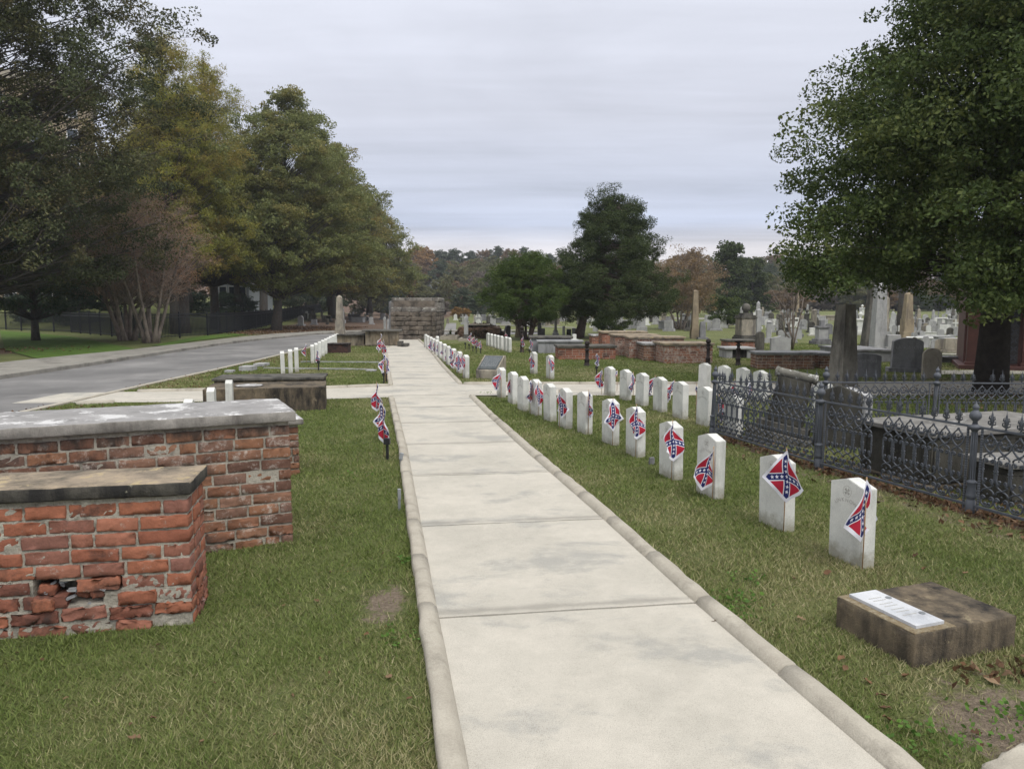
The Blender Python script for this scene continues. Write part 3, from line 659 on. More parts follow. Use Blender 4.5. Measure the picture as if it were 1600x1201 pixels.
# ================================================================== GRASS (uncountable)
EXC = []          # footprints grass keeps off: (cx, cy, ang, hx, hy)
def footprint(cx, cy, ang, hx, hy): EXC.append((cx, cy, ang, hx, hy))
def grass(n=1550000):
    global rng
    rng = np.random.default_rng(5)
    u = rng.random(n); y0, y1, p = 1.7, 34.0, .42
    y = (y0**p+u*(y1**p-y0**p))**(1/p)
    x = rng.uniform(-.95, .95, n)*(y+.9)
    l = np.interp(y, [q[1] for q in LOUT+LOUT2], [q[0] for q in LOUT+LOUT2])
    r = np.interp(y, [q[1] for q in ROUT+ROUT2], [q[0] for q in ROUT+ROUT2])
    jl = .025*np.sin(y*9)+.02*np.sin(y*23+1); jr = .02*np.sin(y*11+2)+.02*np.sin(y*27)
    ok = (x < l+.012+jl) | (x > r-.012+jr)
    lc = (x < 0) & (y > np.interp(x, [-8.6, -6, -3.5, -2.3], [12.6, 12.75, 13.15, 13.42])) & (y < np.interp(x, [-8.6, -6.7, -3.8, -2.6], [14.1, 14.45, 15.0, 15.43])+.12)
    rc = (x > -1.1) & (y > CF+.01) & (y < CB+.14)
    ok &= ~lc & ~rc & (x > np.interp(y, [5, 12, 23, 36, 45], [-7.5, -7.65, -7.9, -8.9, -8]))
    for (cx, cy, a, hx, hy) in EXC:
        dx = x-cx; dy = y-cy; ca, sa = math.cos(a), math.sin(a)
        ok &= ~((np.abs(dx*ca+dy*sa) < hx) & (np.abs(-dx*sa+dy*ca) < hy))
    ok &= rng.random(n) > np.clip((baref(x, y)-.18)*1.9, 0, .93)
    ok &= rng.random(n) > np.clip(litf(x, y)*1.15, 0, .95)
    pat = np.sin(x*3.1+np.sin(y*2.3)*1.7)*np.sin(y*2.7+np.sin(x*1.9)*2)
    ok &= rng.random(n) > .28*np.clip(pat, 0, 1)
    x, y = x[ok], y[ok]; m = len(x); pat = pat[ok]
    edge = (np.abs(x-l[ok]) < .05) | (np.abs(x-r[ok]) < .05)
    h = rng.uniform(.014, .034, m)*(1+.25*np.clip(y-5, 0, 12)/12)*(1+.35*edge)
    wd = (.0011+.00052*y)*rng.uniform(.7, 1.4, m)
    lean = rng.uniform(.2, 1.5, m)*h; az = rng.uniform(0, 6.283, m); wa = rng.uniform(0, 6.283, m)
    z = H(x, y)-.002
    b0 = np.stack([x-np.cos(wa)*wd, y-np.sin(wa)*wd, z], 1); b1 = np.stack([x+np.cos(wa)*wd, y+np.sin(wa)*wd, z], 1)
    t = np.stack([x+np.cos(az)*lean, y+np.sin(az)*lean, z+h], 1)
    V = np.stack([b0, b1, t], 1).reshape(-1, 3)
    cr = np.clip(.43+.22*pat+.28*np.sin(x*1.3+2)*np.sin(y*.9+x*.5)+rng.normal(0, .24, m)+baref(x, y)*.5, 0, 1)
    tag(link(bpy.data.objects.new('grass', rawmesh('grass', V, 3, L['blade'], {'rnd': rng.random(m), 'crnd': cr}))),
        'short mown grass mixed with straw coloured blades on both lawns beside the path', 'grass', kind='stuff')
    global NBLADE; NBLADE = m

# ================================================================== TOMBS
def rot2(x, y, a): return x*math.cos(a)-y*math.sin(a), x*math.sin(a)+y*math.cos(a)
def brickwork(Lx, Wy, Hz, course=.076, bl=.215, hole=None, near=False, z0=-.02, faces='fblr', ragged=0, proud=.004):
    """returns MB of bricks round a box of size Lx x Wy (centred), height Hz"""
    mb = MB(); nc = max(2, round(Hz/course)); ch = Hz/nc
    D = .10
    sides = {'f': (Lx, 0, -Wy/2, 0), 'b': (Lx, 0, Wy/2, math.pi), 'l': (Wy, -Lx/2, 0, -math.pi/2), 'r': (Wy, Lx/2, 0, math.pi/2)}
    for s in faces:
        ln, ox, oy, a = sides[s]
        full = s in 'fb'; ln_ = ln if full else ln-.228
        for c in range(nc):
            x = -ln_/2-(bl*.5 if c % 2 else 0)+(0 if full else (bl*.2 if c % 2 else 0)); zc = z0+ch*(c+.5)
            while x < ln_/2-.02:
                b = bl*(1 if not near else rng.uniform(.9, 1.08)) if rng.random() > .12 else bl*.52
                x0 = max(x, -ln_/2); x1 = min(x+b, ln_/2)
                if ln_/2-x1 < .04: x1 = ln_/2
                if x1-x0 > .035:
                    xm = (x0+x1)/2
                    if not (hole and s == 'f' and hole(xm, zc)):
                        j = .0035 if near else .0015; out = rng.normal(proud, j)
                        low = ragged*max(0, 1-(zc/.28)) if near else 0
                        if full:
                            e0, e1 = x0, x1
                            if abs(x0+ln_/2) < 1e-6: e0 -= .008
                            if abs(x1-ln_/2) < 1e-6: e1 += .008
                            xm = (e0+e1)/2; hl = (e1-e0)/2
                        else: hl = (x1-x0)/2
                        hx, hz = hl-.0062-low*rng.random()*.012*(not full or (e0 == x0 and e1 == x1)), ch/2-.0062-low*rng.random()*.007
                        out += low*rng.normal(.004, .016)
                        tilt = rng.normal(0, .012+low*.05) if near else 0
                        px, py = rot2(xm, -(out)+D/2, a)
                        mb.rbox((ox+px, oy+py, zc+rng.normal(0, .001+low*.003)), (max(hx, .015), D/2, hz), r=.0065 if near else .004,
                                n=((9, 3, 5) if near else (3, 3, 3)), rot=Matrix.Rotation(a, 4, 'Z')@Matrix.Rotation(tilt, 4, 'Y'), disp=(.0016+low*.0035) if near else .0004)
                x = x1 if x+b >= ln_/2 else x+b
    return mb
def mortar_core(Lx, Wy, Hz, hole=None, z0=-.05, inset=.004):
    mb = MB(); nx_, nz_ = max(4, int(Lx/.02)), max(4, int(Hz/.02))
    if hole is None: nx_, nz_ = max(4, int(Lx/.1)), max(4, int(Hz/.1))
    t, f = boxtpl(nx_, 3, nz_); v = t*np.array([Lx/2-inset, Wy/2-inset, (Hz-z0)/2])+np.array([0, 0, (Hz+z0)/2])
    fr = t[:, 1] < -.99
    v[fr, 1] += rng.normal(0, .0022 if hole else .0008, fr.sum())
    if hole:
        for i in np.where(fr)[0]:
            if hole(v[i, 0], v[i, 2], .02): v[i, 1] += .17+rng.normal(0, .01)
    mb.add(v, f); return mb
def box_tomb(name, label, corner, ang, Lx, Wy, Hz, kind='brick', slab=('grey', .05, .05), left=False, near=False, hole=None, group=None, slabmat2=None, footing=None, cat='tomb', bm='brick', slabtilt=0):
    """corner = its front right corner on the ground (front left when left=True); ang = direction of the front edge"""
    ux, uy = math.cos(ang), math.sin(ang); s = 1 if left else -1
    cx = corner[0]+s*ux*Lx/2-uy*Wy/2; cy = corner[1]+s*uy*Lx/2+ux*Wy/2
    t = thing(name, label, cat, (cx, cy, float(H(cx, cy))), ang, group); footprint(cx, cy, ang, Lx/2+.005, Wy/2+.005)
    sm, st, ov = slab; hb = Hz-st
    if kind == 'brick':
        wl = brickwork(Lx, Wy, hb, near=near, hole=hole, ragged=1 if near and hole else .4).build('brick_wall', bm, t, smooth=near)
        mortar_core(Lx, Wy, hb, hole, inset=.004 if near else .003).build('mortar', 'mortar', t)
    elif kind == 'table':
        mb = MB(); mb.box(-Lx/2+.1, Lx/2-.1, -Wy/2+.1, Wy/2-.1, -.1, hb-.003); mb.build('wall', 'slabedge', t)  # dark core paints in the shade of the openings between the supports
        for a in (-1, 1):
            m2 = MB(); m2.rbox((a*(Lx/2-.12), 0, hb/2-.03), (.1, Wy/2-.02, hb/2+.03), .01); m2.build('end_support', 'pale', t)
    else:
        mb = MB(); mb.rbox((0, 0, hb/2-.05), (Lx/2, Wy/2, hb/2+.05), .012, (8, 4, 6), disp=.0008); mb.build('wall', kind, t)
        if bm == 'panels':                       # sunk panels: raised stiles proud of the wall
            m2 = MB()
            for (a, b, c_, d, yy) in ((-Lx/2+.03, Lx/2-.03, .05, .10, 0), (-Lx/2+.03, Lx/2-.03, hb-.06, hb-.02, 0)):
                m2.box(a, b, -Wy/2-.012, Wy/2+.012, c_, d)
            for k_ in range(5):
                xx = -Lx/2+.06+(Lx-.12)*k_/4; m2.box(xx-.035, xx+.035, -Wy/2-.014, Wy/2+.014, .102, hb-.062)
            for yy in (-Wy/2+.05, Wy/2-.05): m2.box(-Lx/2-.012, Lx/2+.012, yy-.04, yy+.04, .102, hb-.062)
            m2.build('panel_frame', kind, t, bevel=.003)
    if sm:
        mb = MB(); n = (40, 14, 3) if near else (8, 6, 3)
        rt = Matrix.Rotation(slabtilt, 4, 'Y')
        mb.rbox((0, 0, hb+st/2+.001), (Lx/2+ov, Wy/2+ov, st/2), .016 if near else .01, n, disp=.0016 if near else .0008, rot=rt)
        sl = mb.build('slab', sm, t, smooth=near)
        if slabmat2:                              # a second, darker material on the side faces of the slab
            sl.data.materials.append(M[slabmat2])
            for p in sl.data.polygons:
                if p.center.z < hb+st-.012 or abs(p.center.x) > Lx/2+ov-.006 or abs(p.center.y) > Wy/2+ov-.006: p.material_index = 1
        if sm == 'moulded': pass
    if footing: m3 = MB(); m3.rbox((0, 0, -.02), (Lx/2+.07, Wy/2+.07, footing), .01); m3.build('footing', 'mildew', t)
    return t
A1 = R_(11.5)
def hole1(x, z, grow=0):
    # the broken out bricks low on the front face, x from the middle of a 2.1 m long tomb
    return (abs(x-.50) < .10+grow and .17-grow < z < .245+grow) or (abs(x-.645) < .055+grow and .25-grow < z < .275+grow) or (abs(x-.365) < .05 and .20-grow < z < .30+grow)
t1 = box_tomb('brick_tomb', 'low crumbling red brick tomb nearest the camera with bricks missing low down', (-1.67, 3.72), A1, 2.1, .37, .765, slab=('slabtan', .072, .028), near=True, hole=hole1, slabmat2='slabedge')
# loose broken bricks inside and in front of the hole
mb = MB()
for (x, z, hx, hz, dy, a) in ((.365, .235, .04, .028, .02, .2), (.355, .165, .05, .033, -.012, -.05), (.52, .195, .035, .022, .05, .4), (.60, .205, .035, .03, .015, -.1), (.66, .255, .055, .024, .004, -.18)):
    mb.rbox((x, -.185+dy+.03, z), (hx, .045, hz), .014, (7, 3, 5), rot=Matrix.Rotation(a, 4, 'Y'), disp=.003)
mb.build('broken_brick', 'brick', t1, smooth=True)
for i in range(16):
    mb = MB(); mb.rbox((rng.uniform(.30, .72), -.185+rng.uniform(.0, .05), rng.uniform(.12, .28)), (rng.uniform(.008, .022), .012, rng.uniform(.004, .01)), .005, (3, 3, 3), rot=Matrix.Rotation(rng.uniform(-.7, .7), 4, 'Y'), disp=.002); mb.build('mortar_chip', 'greyplaster', t1)
A2 = R_(26)
box_tomb('brick_tomb', 'long tall brick tomb under a thick white patched marble slab', (-1.555, 5.10), A2, 2.35, .74, .935, slab=('slabmarble', .075, .045), near=True, slabmat2='slabside', bm='brickworn')
p = at(468, 741); box_tomb('brick_tomb', 'brick tomb mostly hidden behind the long marble topped one, only its corner showing', (p.x, p.y), R_(26), 1.9, .8, .56, slab=('slabmarble', .06, .05), near=True, bm='brickworn', slabmat2='slabside')
# dark concrete ledger with the marble disc
p = at(509, 641)
t = box_tomb('concrete_tomb', 'dark mildewed concrete tomb with a round marble disc on top', (p.x, p.y), R_(13), 1.85, 1.0, .38, 'mildew', slab=(None, 0, 0))
mb = MB(); mb.lathe(0, 0, [(0, .381), (.20, .381), (.212, .388), (.212, .396), (.17, .402), (.165, .398), (0, .398)], 28); o = mb.build('marble_disc', 'slabmarble', t, smooth=False); o.location = (-.28, -.1, 0)
p = at(506, 606); box_tomb('ledger_stone', 'flat dark weathered ledger slab lying just behind the marble disc tomb', (at(503, 589, .2).x, at(503, 589, .2).y), R_(9), 2.15, .95, .2, 'mildew', slab=('darkstone', .05, .04), cat='ledger')
# small square tomb with the white plaque, front right
c_ = (1.845, 3.245); AN = R_(19.5)
ux, uy = math.cos(AN), math.sin(AN); Lx, Wy = .655, .485
cx, cy = c_[0]+ux*Lx/2-uy*Wy/2, c_[1]+uy*Lx/2+ux*Wy/2
t = thing('grave_block', 'low square pebbled concrete grave block with a small white marble plaque', 'grave marker', (cx, cy, 0), AN); footprint(cx, cy, AN, Lx/2, Wy/2)
mb = MB(); mb.rbox((0, 0, .045), (Lx/2, Wy/2, .115), .012, (20, 16, 8), disp=.0012); mb.build('block', 'mildew', t, smooth=True)
mb = MB(); mb.rbox((-.195, 0, .1595), (.128, .236, .003), .002, (14, 24, 3), disp=.0004); o = mb.build('pebbled_strip', 'goldpebble', t)
mb = MB(); mb.rbox((-.188, .005, .170), (.088, .205, .0085), .002, (3, 3, 3)); o = mb.build('plaque', 'slabmarble', t)
o.data.materials.clear(); o.data.materials.append(stone('blue_veined_marble', (.62, .63, .65), (.46, .48, .51), (.30, .31, .33), 8, .1, .5, lich=(.30, .29, .28), lsc=30, lth=.68, c3th=.68))
for yy in (-.10, .10):
    mb = MB(); mb.lathe(-.128, yy, [(0, .179), (.015, .179), (.015, .182), (0, .1825)], 14); mb.build('stud', 'zinc', t)
mb = MB()
for i, (yy, x0) in enumerate([(.12, -.2), (.09, -.2), (.05, -.2), (.02, -.2), (-.02, -.2), (-.05, -.2), (-.09, -.2)]):
    for k_ in range(6): mb.box(x0-.035+k_*.014, x0-.026+k_*.014, yy-.003, yy+.003, .1788, .1795)
mb.build('lettering', 'carve', t)

# ================================================================== WHITE HEADSTONES
ROWA = math.atan2(-.957, .29)       # width axis of the stones, along the rows
def text_mesh(s, size, depth=.0012):
    c = bpy.data.curves.new('t', 'FONT'); c.body = s; c.size = size; c.extrude = depth; c.align_x = 'CENTER'; c.align_y = 'CENTER'
    o = bpy.data.objects.new('t', c); C.objects.link(o); dg = bpy.context.evaluated_depsgraph_get()
    me = bpy.data.meshes.new_from_object(o.evaluated_get(dg)); bpy.data.objects.remove(o); return me
def mesh_to_mb(mb, me, M4):
    mb.add([tuple(M4@v.co) for v in me.vertices], [list(p.vertices) for p in me.polygons])
STW, STT, STH = .30, .098, .55
mb = MB(); hw = STW/2
mb.prism([(-hw, -.15), (hw, -.15), (hw, STH-.042), (.01, STH), (-.01, STH), (-hw, STH-.042)], -STT/2, STT/2)
proto_o = mb.build('tmp', 'marble', bevel=.0035); stone_me = proto_o.data; stone_me.name = 'headstone'; bpy.data.objects.remove(proto_o)
cm = MB(); FRONT = Matrix.Rotation(R_(90), 4, 'X')
for i, ch in enumerate('UNKNOWN'):
    a = R_(52-104*i/6); r_ = .118
    me_ = text_mesh(ch, .036, .0008)
    M4 = Matrix.Translation((-r_*math.sin(a), -STT/2-.0004, .335+r_*math.cos(a)*.62))@Matrix.Rotation(-a*.75, 4, 'Y')@FRONT
    mesh_to_mb(cm, me_, M4)
for k_ in range(24):                                     # the wreath ring and the cross inside it
    a = 2*math.pi*k_/24; M4 = Matrix.Translation((.036*math.cos(a), -STT/2-.0008, .466+.036*math.sin(a)))@Matrix.Rotation(-a, 4, 'Y')
    v = np.array([(-.004, 0, -.0022), (.004, 0, -.001), (.004, 0, .0022), (-.003, 0, .003)])
    cm.add([tuple(M4@Vector(q)) for q in v], [[0, 1, 2, 3]])
for k_ in range(4):
    M4 = Matrix.Translation((0, -STT/2-.0009, .466))@Matrix.Rotation(k_*math.pi/2+math.pi/4, 4, 'Y')
    cm.add([tuple(M4@Vector(q)) for q in ((-.004, 0, .004), (.004, 0, .004), (.011, 0, .024), (-.011, 0, .024))], [[0, 1, 2, 3]])
carve_me = cm.mesh('carving', 'carve')
ORD = ['first', 'second', 'third', 'fourth', 'fifth', 'sixth', 'seventh', 'eighth', 'ninth', 'tenth', 'eleventh', 'twelfth', 'thirteenth', 'fourteenth']
def white_stone(x, y, label, group, ang=ROWA, sc=1.0, carved=True, corner=True):
    if corner:
        ca, sa = math.cos(ang), math.sin(ang); ox, oy = STW/2*ca+STT/2*sa, STW/2*sa-STT/2*ca; x, y = x-ox, y-oy
    o = thing('headstone', label, 'headstone', (x, y, float(H(x, y))), ang+random.gauss(0, .012), group)
    o.rotation_euler = (random.gauss(0, .012), random.gauss(0, .014), o.rotation_euler[2]); o.scale = (1, 1, sc)
    link(bpy.data.objects.new('tablet', stone_me), o)
    if carved: link(bpy.data.objects.new('carving', carve_me), o)
    footprint(x, y, ang, STW/2-.005, STT/2-.002); return o
# row nearest on the right, near corner of each stone in the photograph
row1 = [(1346, 889, 1), (1224, 832, 1), (1116, 781, 1), (1053, 752, 1), (996, 716, 1), (956, 697, 1), (915, 680, 1), (884, 671, 1), (860, 660, 1), (837, 650, 1), (817, 643, 1), (801, 632, .96), (783, 622, 1)]
what = ['a narrow folded flag over its face', 'a wide open flag over its face', 'a flag blown into a blade to the left', 'a flag pinched in the middle', 'a narrow twisted flag', 'a flag opened like a kite', 'a flag leaning off its right edge',
        'a flag on its left edge', 'no flag of its own', 'two flags crossing over it', 'no flag, just past two crossing flags', 'a big flag hiding it', 'flag streaming left, beside the bronze marker']
for i, (u, v, s) in enumerate(row1):
    p = at(u, v); white_stone(p.x, p.y, '%s headstone from the camera, near row, %s' % (ORD[i], what[i]), 'white headstones in the row beside the path')
row2 = [(1105, 668), (1066, 656), (1034, 645), (1005, 635), (979, 627), (954, 620), (1150, 686)]
wh2 = ['leaning against the iron fence corner post', 'at the near end of the flagged ones', 'with a flag streaming from its right edge', 'with a flag between it and the next', 'with a flag hanging on its right side', 'at the far end by the cross path', 'seen through the iron fence panel']
for (u, v), s in zip(row2, wh2):
    p = at(u, v); white_stone(p.x, p.y, 'white headstone in the second row right, '+s, 'white headstones in the second row')
for (u, v), s in zip([(1103, 612), (1134, 617), (1164, 622), (1193, 629), (1290, 655)], ['left of the fence corner post', 'first seen through the fence spikes', 'with a red flag before it behind the fence', 'beside the leaning scroll stone', 'just left of the dark gabled stone']):
    p = at(u, v); white_stone(p.x, p.y, 'white headstone in the third row, '+s, 'white headstones in the third row', carved=False)
for (u, v), s in zip([(834, 585), (860, 593)], ['left one of the pair alone on the lawn past the bronze marker', 'right one of the pair alone on the lawn, darker stained']):
    p = at(u, v); white_stone(p.x, p.y, 'white headstone, '+s, 'pair of white headstones on the middle lawn')
for i in range(7):
    p = at(762.5+31*i/6+(2 if i > 4 else 0), 540.5+10.5*i/6); white_stone(p.x, p.y, '%s white headstone from the left in the short row behind the bronze marker' % ORD[i], 'white headstones in the short flagless row', carved=False)
a = at(727, 592); b = at(664.5, 543.5)
for i in range(11):
    q = i/10; white_stone(a.x+(b.x-a.x)*q, a.y+(b.y-a.y)*q, '%s white headstone from the camera in the row along the far kerb' % ORD[i], 'white headstones along the far right kerb', carved=False)
p = at(683, 548); white_stone(p.x, p.y, 'white headstone standing apart behind the far end of the kerb row', 'white headstones along the far right kerb', carved=False)
# left side rows
a = at(486, 568); b = at(525.5, 541)
for i in range(10):
    q = i/9; white_stone(a.x+(b.x-a.x)*q, a.y+(b.y-a.y)*q, '%s white headstone from the camera in the long left row' % ORD[i], 'white headstones in the long left row', carved=False)
for (u, v, ht), s in zip([(439, 586, 1.05), (451, 584, 1.10), (461, 582, 1.14)], ['left', 'middle', 'right']):
    p = at(u, v); white_stone(p.x, p.y, 'white headstone, %s one of three standing behind the dark ledger slab' % s, 'three white headstones behind the ledger', sc=ht, carved=False)
for (u, vt, ut, s) in ((322, 607, 0, 'shorter one of two peeping over the long marble topped brick tomb'), (351, 595, 0, 'taller one of two peeping over the long brick tomb'), (283, 626, 0, 'white headstone of which only the top shows above the long brick tomb')):
    p = at(u, vt, STH); white_stone(p.x, p.y, ('white headstone, ' if 'one of' in s else '')+s, 'white headstones behind the long brick tomb', carved=False)

# ================================================================== FLAGS
def flag(u, v, vtop, fl=.9, fr=.9, roll=0., size=.275, seed=0, label=None, group='small flags at the headstones', yaw=0, stake=0, twist=0, depth=.02, pleat=.75):
    """u, v: where the stick enters the ground; vtop: tip of the stick; fl, fr: how far the left and right half are opened (negative: folded across)"""
    r = random.Random(seed*31+int(u)); p = at(u, v); p.y -= depth*0; dist = p.y
    ht = hgt(p, vtop); A = math.atan2(-p.x, p.y)
    t = thing('flag', label, 'flag', p, A+yaw, group)
    mb = MB(); mb.tube([(0, 0, -.05), (.002, 0, ht*.5), (0, 0, ht)], .0042 if dist < 12 else .0055, 6); mb.build('stick', 'wood', t, smooth=True)
    n = 20; v_ = []; uv = []; hs = size/2
    ph = r.uniform(0, 6.28); rip = .010; amp = pleat*r.uniform(.75, 1.2); fq = r.uniform(1.5, 2.6)*math.pi/(size*.7)
    bl, br = math.acos(min(1, fl)), math.acos(min(1, fr)); sl_ = r.choice((-1, 1)); r2 = r.random()
    for j in range(n+1):
        for i in range(n+1):
            s, q = 2*i/n-1, 2*j/n-1; d1 = (s+q)*hs*.7071; d2 = (s-q)*hs*.7071
            b0 = bl if d2 < 0 else br; x = y = 0.; K = 10
            for k_ in range(K):                           # the cloth is turned and pleated along its width
                e = abs(d2)*(k_+.5)/K; phi = (b0+amp*math.sin(fq*e+ph+2.2*(d1/hs)*.5+(1.3 if d2 < 0 else 0)))
                x += math.cos(phi)*abs(d2)/K; y += math.sin(phi)*abs(d2)/K
            x = math.copysign(x, d2); y *= -1 if (d2 < 0) == (sl_ < 0) else .8
            y += rip*math.sin(d1*38+ph)*(abs(d2)/hs)+rip*.5*math.sin(d2*46+ph*2)
            dd = d1+hs*1.4142; x += twist*dd*dd*3+.006*math.sin(dd*24+ph); x *= .95
            y += .04*dd*math.sin(ph)-.02*dd-.012
            kk = fl if d2 < 0 else fr; zz = -dd*1.02-abs(d2)*(.12+.75*(1-kk))*(.6+.4*r2)-.10*max(0, abs(y)-.03)
            xr = x*math.cos(roll)-zz*math.sin(roll); zr = x*math.sin(roll)+zz*math.cos(roll)
            v_.append((xr, y, ht-.012+zr)); uv.append(((s+1)/2, (q+1)/2))
    f = [[j*(n+1)+i, j*(n+1)+i+1, (j+1)*(n+1)+i+1, (j+1)*(n+1)+i] for j in range(n) for i in range(n)]
    m2 = MB(); m2.add(v_, f); o = m2.build('cloth', 'flag', t, smooth=True)
    ul = o.data.uv_layers.new(name='UVMap')
    for pl in o.data.polygons:
        for li, vi in zip(pl.loop_indices, pl.vertices): ul.data[li].uv = uv[vi]
    return t
def stake(u, v, vt, label, group='black solar light stakes by the flags'):
    p = at(u, v); ht = hgt(p, vt)
    t = thing('solar_stake', label, 'stake light', p, 0, group)
    mb = MB(); mb.tube([(0, 0, -.03), (0, 0, ht*.72)], .016, 8); mb.build('stake', 'blackplastic', t)
    mb = MB(); mb.rbox((0, -.01, ht*.86), (.035, .03, ht*.14), .006); mb.build('lamp_head', 'blackplastic', t)
    return t
FL = 'small starred flag '
near = [
 (1347, 891, 745, .50, .50, -.04, 1, .285, FL+'folded narrow in front of the headstone nearest the camera'),
 (1224, 834, 700, .93, .62, .04, 2, .275, FL+'hanging fully open before the second headstone from the camera'),
 (1113, 782, 697, .62, .30, -.22, 3, .275, FL+'slanting left off the third headstone from the camera'),
 (1049, 753, 656, .50, .62, .05, 4, .27, FL+'pinched double before the fourth headstone from the camera'),
 (993, 717, 631, .30, .28, .04, 5, .265, FL+'rolled narrow before the fifth headstone from the camera'),
 (957, 698, 622, .62, .72, 0, 6, .27, FL+'open like a kite before the sixth headstone from the camera'),
 (919, 680, 609, .40, .45, .06, 7, .265, FL+'draped off the right edge of the seventh headstone from the camera'),
 (874, 671, 609, .25, .62, .10, 8, .265, FL+'on the left edge of the eighth headstone from the camera'),
 (841, 652, 596, .35, .35, .02, 9, .26, FL+'right one of two crossing before the tenth headstone'),
 (829, 648, 592, .45, .1, -.04, 10, .26, FL+'left one of two crossing before the tenth headstone'),
 (797, 630, 582, .35, .80, .12, 11, .28, FL+'spread wide over the hidden twelfth headstone'),
 (783, 623, 578, .75, .12, -.25, 12, .27, FL+'streaming left from the last headstone by the bronze marker'),
 (940, 618, 575, .65, .25, -.10, 13, .27, FL+'at the left end of the second row, its tail hanging'),
 (964, 612, 577, .85, .1, -.35, 14, .25, FL+'blown left between the second row end stones'),
 (989, 628, 581, .50, .15, -.08, 15, .26, FL+'hanging right of the second stone from the far second row end'),
 (1023, 634, 586, .85, .1, -.32, 16, .26, FL+'streaming left past the third stone from the far second row end'),
 (1053, 640, 593, .80, .1, -.30, 17, .27, FL+'streaming left past the second stone from the near second row end'),
 (1087, 655, 600, .1, .5, .12, 18, .24, FL+'half hidden left of the stone at the fence corner post'),
 (1122, 672, 616, .5, .6, .10, 19, .27, FL+'seen just inside the fence corner post'),
 (1146, 640, 590, .4, .4, .1, 20, .24, FL+'behind the fence before the second stone seen through its spikes'),
 (1171, 640, 595, .3, .4, -.1, 21, .24, FL+'behind the fence before the third stone seen through its spikes'),
 (831, 586, 553, .40, .35, -.04, 22, .26, FL+'before the left one of the pair on the middle lawn'),
 (859, 594, 556, .25, .45, .12, 23, .26, FL+'before the right one of the pair on the middle lawn'),
 (933, 582, 551, .42, .30, .0, 24, .28, FL+'alone before the low broken brick tomb'),
 (817, 556, 524, .30, .2, 0, 25, .27, FL+'beside the iron post near the round cedar'),
 (829, 561, 529, .55, .35, .05, 26, .28, FL+'before the grey stucco tombs'),
 (790, 540, 518, .3, .75, .1, 27, .26, FL+'behind the right end of the short flagless row'),
 (590, 671, 596, .50, .60, 0, 28, .28, FL+'rearmost of the three by the left kerb'),
 (597, 691, 626, .55, .40, -.05, 29, .28, FL+'middle one of the three by the left kerb'),
 (600, 714, 632, .42, .42, .02, 30, .30, FL+'front one of the three by the left kerb, tallest'),
 (602, 603, 551, .65, .20, -.18, 31, .30, FL+'beside the left kerb just past the cross path, tail low'),
 (605, 598, 556, .15, .35, .02, 32, .27, FL+'tucked behind the flag just past the cross path'),
 (596, 571, 520, .55, .45, -.02, 33, .34, FL+'front one of the far left kerb bunch'),
 (600, 575, 529, .25, .55, .03, 34, .30, FL+'right one of the far left kerb bunch'),
 (592, 566, 530, .5, .3, 0, 35, .28, FL+'left one of the far left kerb bunch'),
 (479, 568, 536, .75, .2, -.10, 36, .27, FL+'left of the first stone in the long left row'),
 (496, 579, 545, .35, .55, .03, 37, .28, FL+'with a black stake before the long left row'),
 (736, 541, 519, .8, .5, -.1, 38, .30, FL+'leftmost in the bunch on the lawn beyond the kerb row'),
 (741, 544, 523, .5, .5, 0, 39, .30, FL+'second from the left in the bunch beyond the kerb row'),
 (745.5, 547, 527, .5, .4, 0, 40, .28, FL+'third from the left in the bunch beyond the kerb row'),
 (751.5, 549, 531, .4, .1, -.1, 41, .26, FL+'rightmost in the bunch beyond the kerb row'),
 (723, 592, 551, .15, .25, .0, 42, .27, FL+'nearest in the kerb row, edge on'),
 (717, 590, 551, .80, .45, -.02, 43, .30, FL+'second in the kerb row, spread like a kite'),
 (711, 584, 549, .45, .15, -.2, 44, .29, FL+'third in the kerb row'),
 (704, 577, 542, .55, .55, .05, 45, .30, FL+'fourth in the kerb row'),
 (697, 570, 543, .3, .35, 0, 46, .28, FL+'fifth in the kerb row'),
 (691, 565, 536, .5, .45, .04, 47, .29, FL+'sixth in the kerb row'),
 (685, 560, 535, .55, .4, -.04, 48, .29, FL+'seventh in the kerb row'),
 (679, 556, 532, .6, .3, 0, 49, .29, FL+'eighth in the kerb row'),
 (674, 552, 530, .8, .3, -.1, 50, .29, FL+'farthest in the kerb row, spread left'),
]
PLT = {1: .35, 2: .3, 3: .6, 4: 1.2, 5: 1.1, 6: .55, 7: 1.1, 8: .8, 9: 1.0, 10: .9, 11: .6, 12: .7}
for (u, v, vt, a, b, ro, sd_, sz, lb) in near: flag(u, v, vt, min(1, a*1.05), min(1, b*1.0), ro, sz*.98, sd_, lb, pleat=PLT.get(sd_, .9))
for (u, v, vt, lb) in [(605.5, 719, 684, 'black solar stake in front of the three flags at the left kerb'), (600, 600, 582, 'black solar stake left of its pair past the cross path'), (603.5, 597, 580, 'black solar stake right of its pair past the cross path'), (599, 572, 560, 'black solar stake under the far left kerb flags'),
   (498, 580, 563, 'black solar stake before the long left row'), (727, 546, 535, 'black solar stake at the left of the lawn flag bunch'), (733, 547, 537, 'black solar stake second in the lawn flag bunch'), (739, 550, 541, 'black solar stake third in the lawn flag bunch'), (744, 552, 541, 'black solar stake fourth in the lawn flag bunch'), (751, 552, 544, 'black solar stake at the right of the lawn flag bunch'),
   (827, 552, 546, 'black solar stake by the grey stucco tombs'), (932, 585, 572, 'black solar stake under the lone flag before the brick tomb')]: stake(u, v, vt, lb)
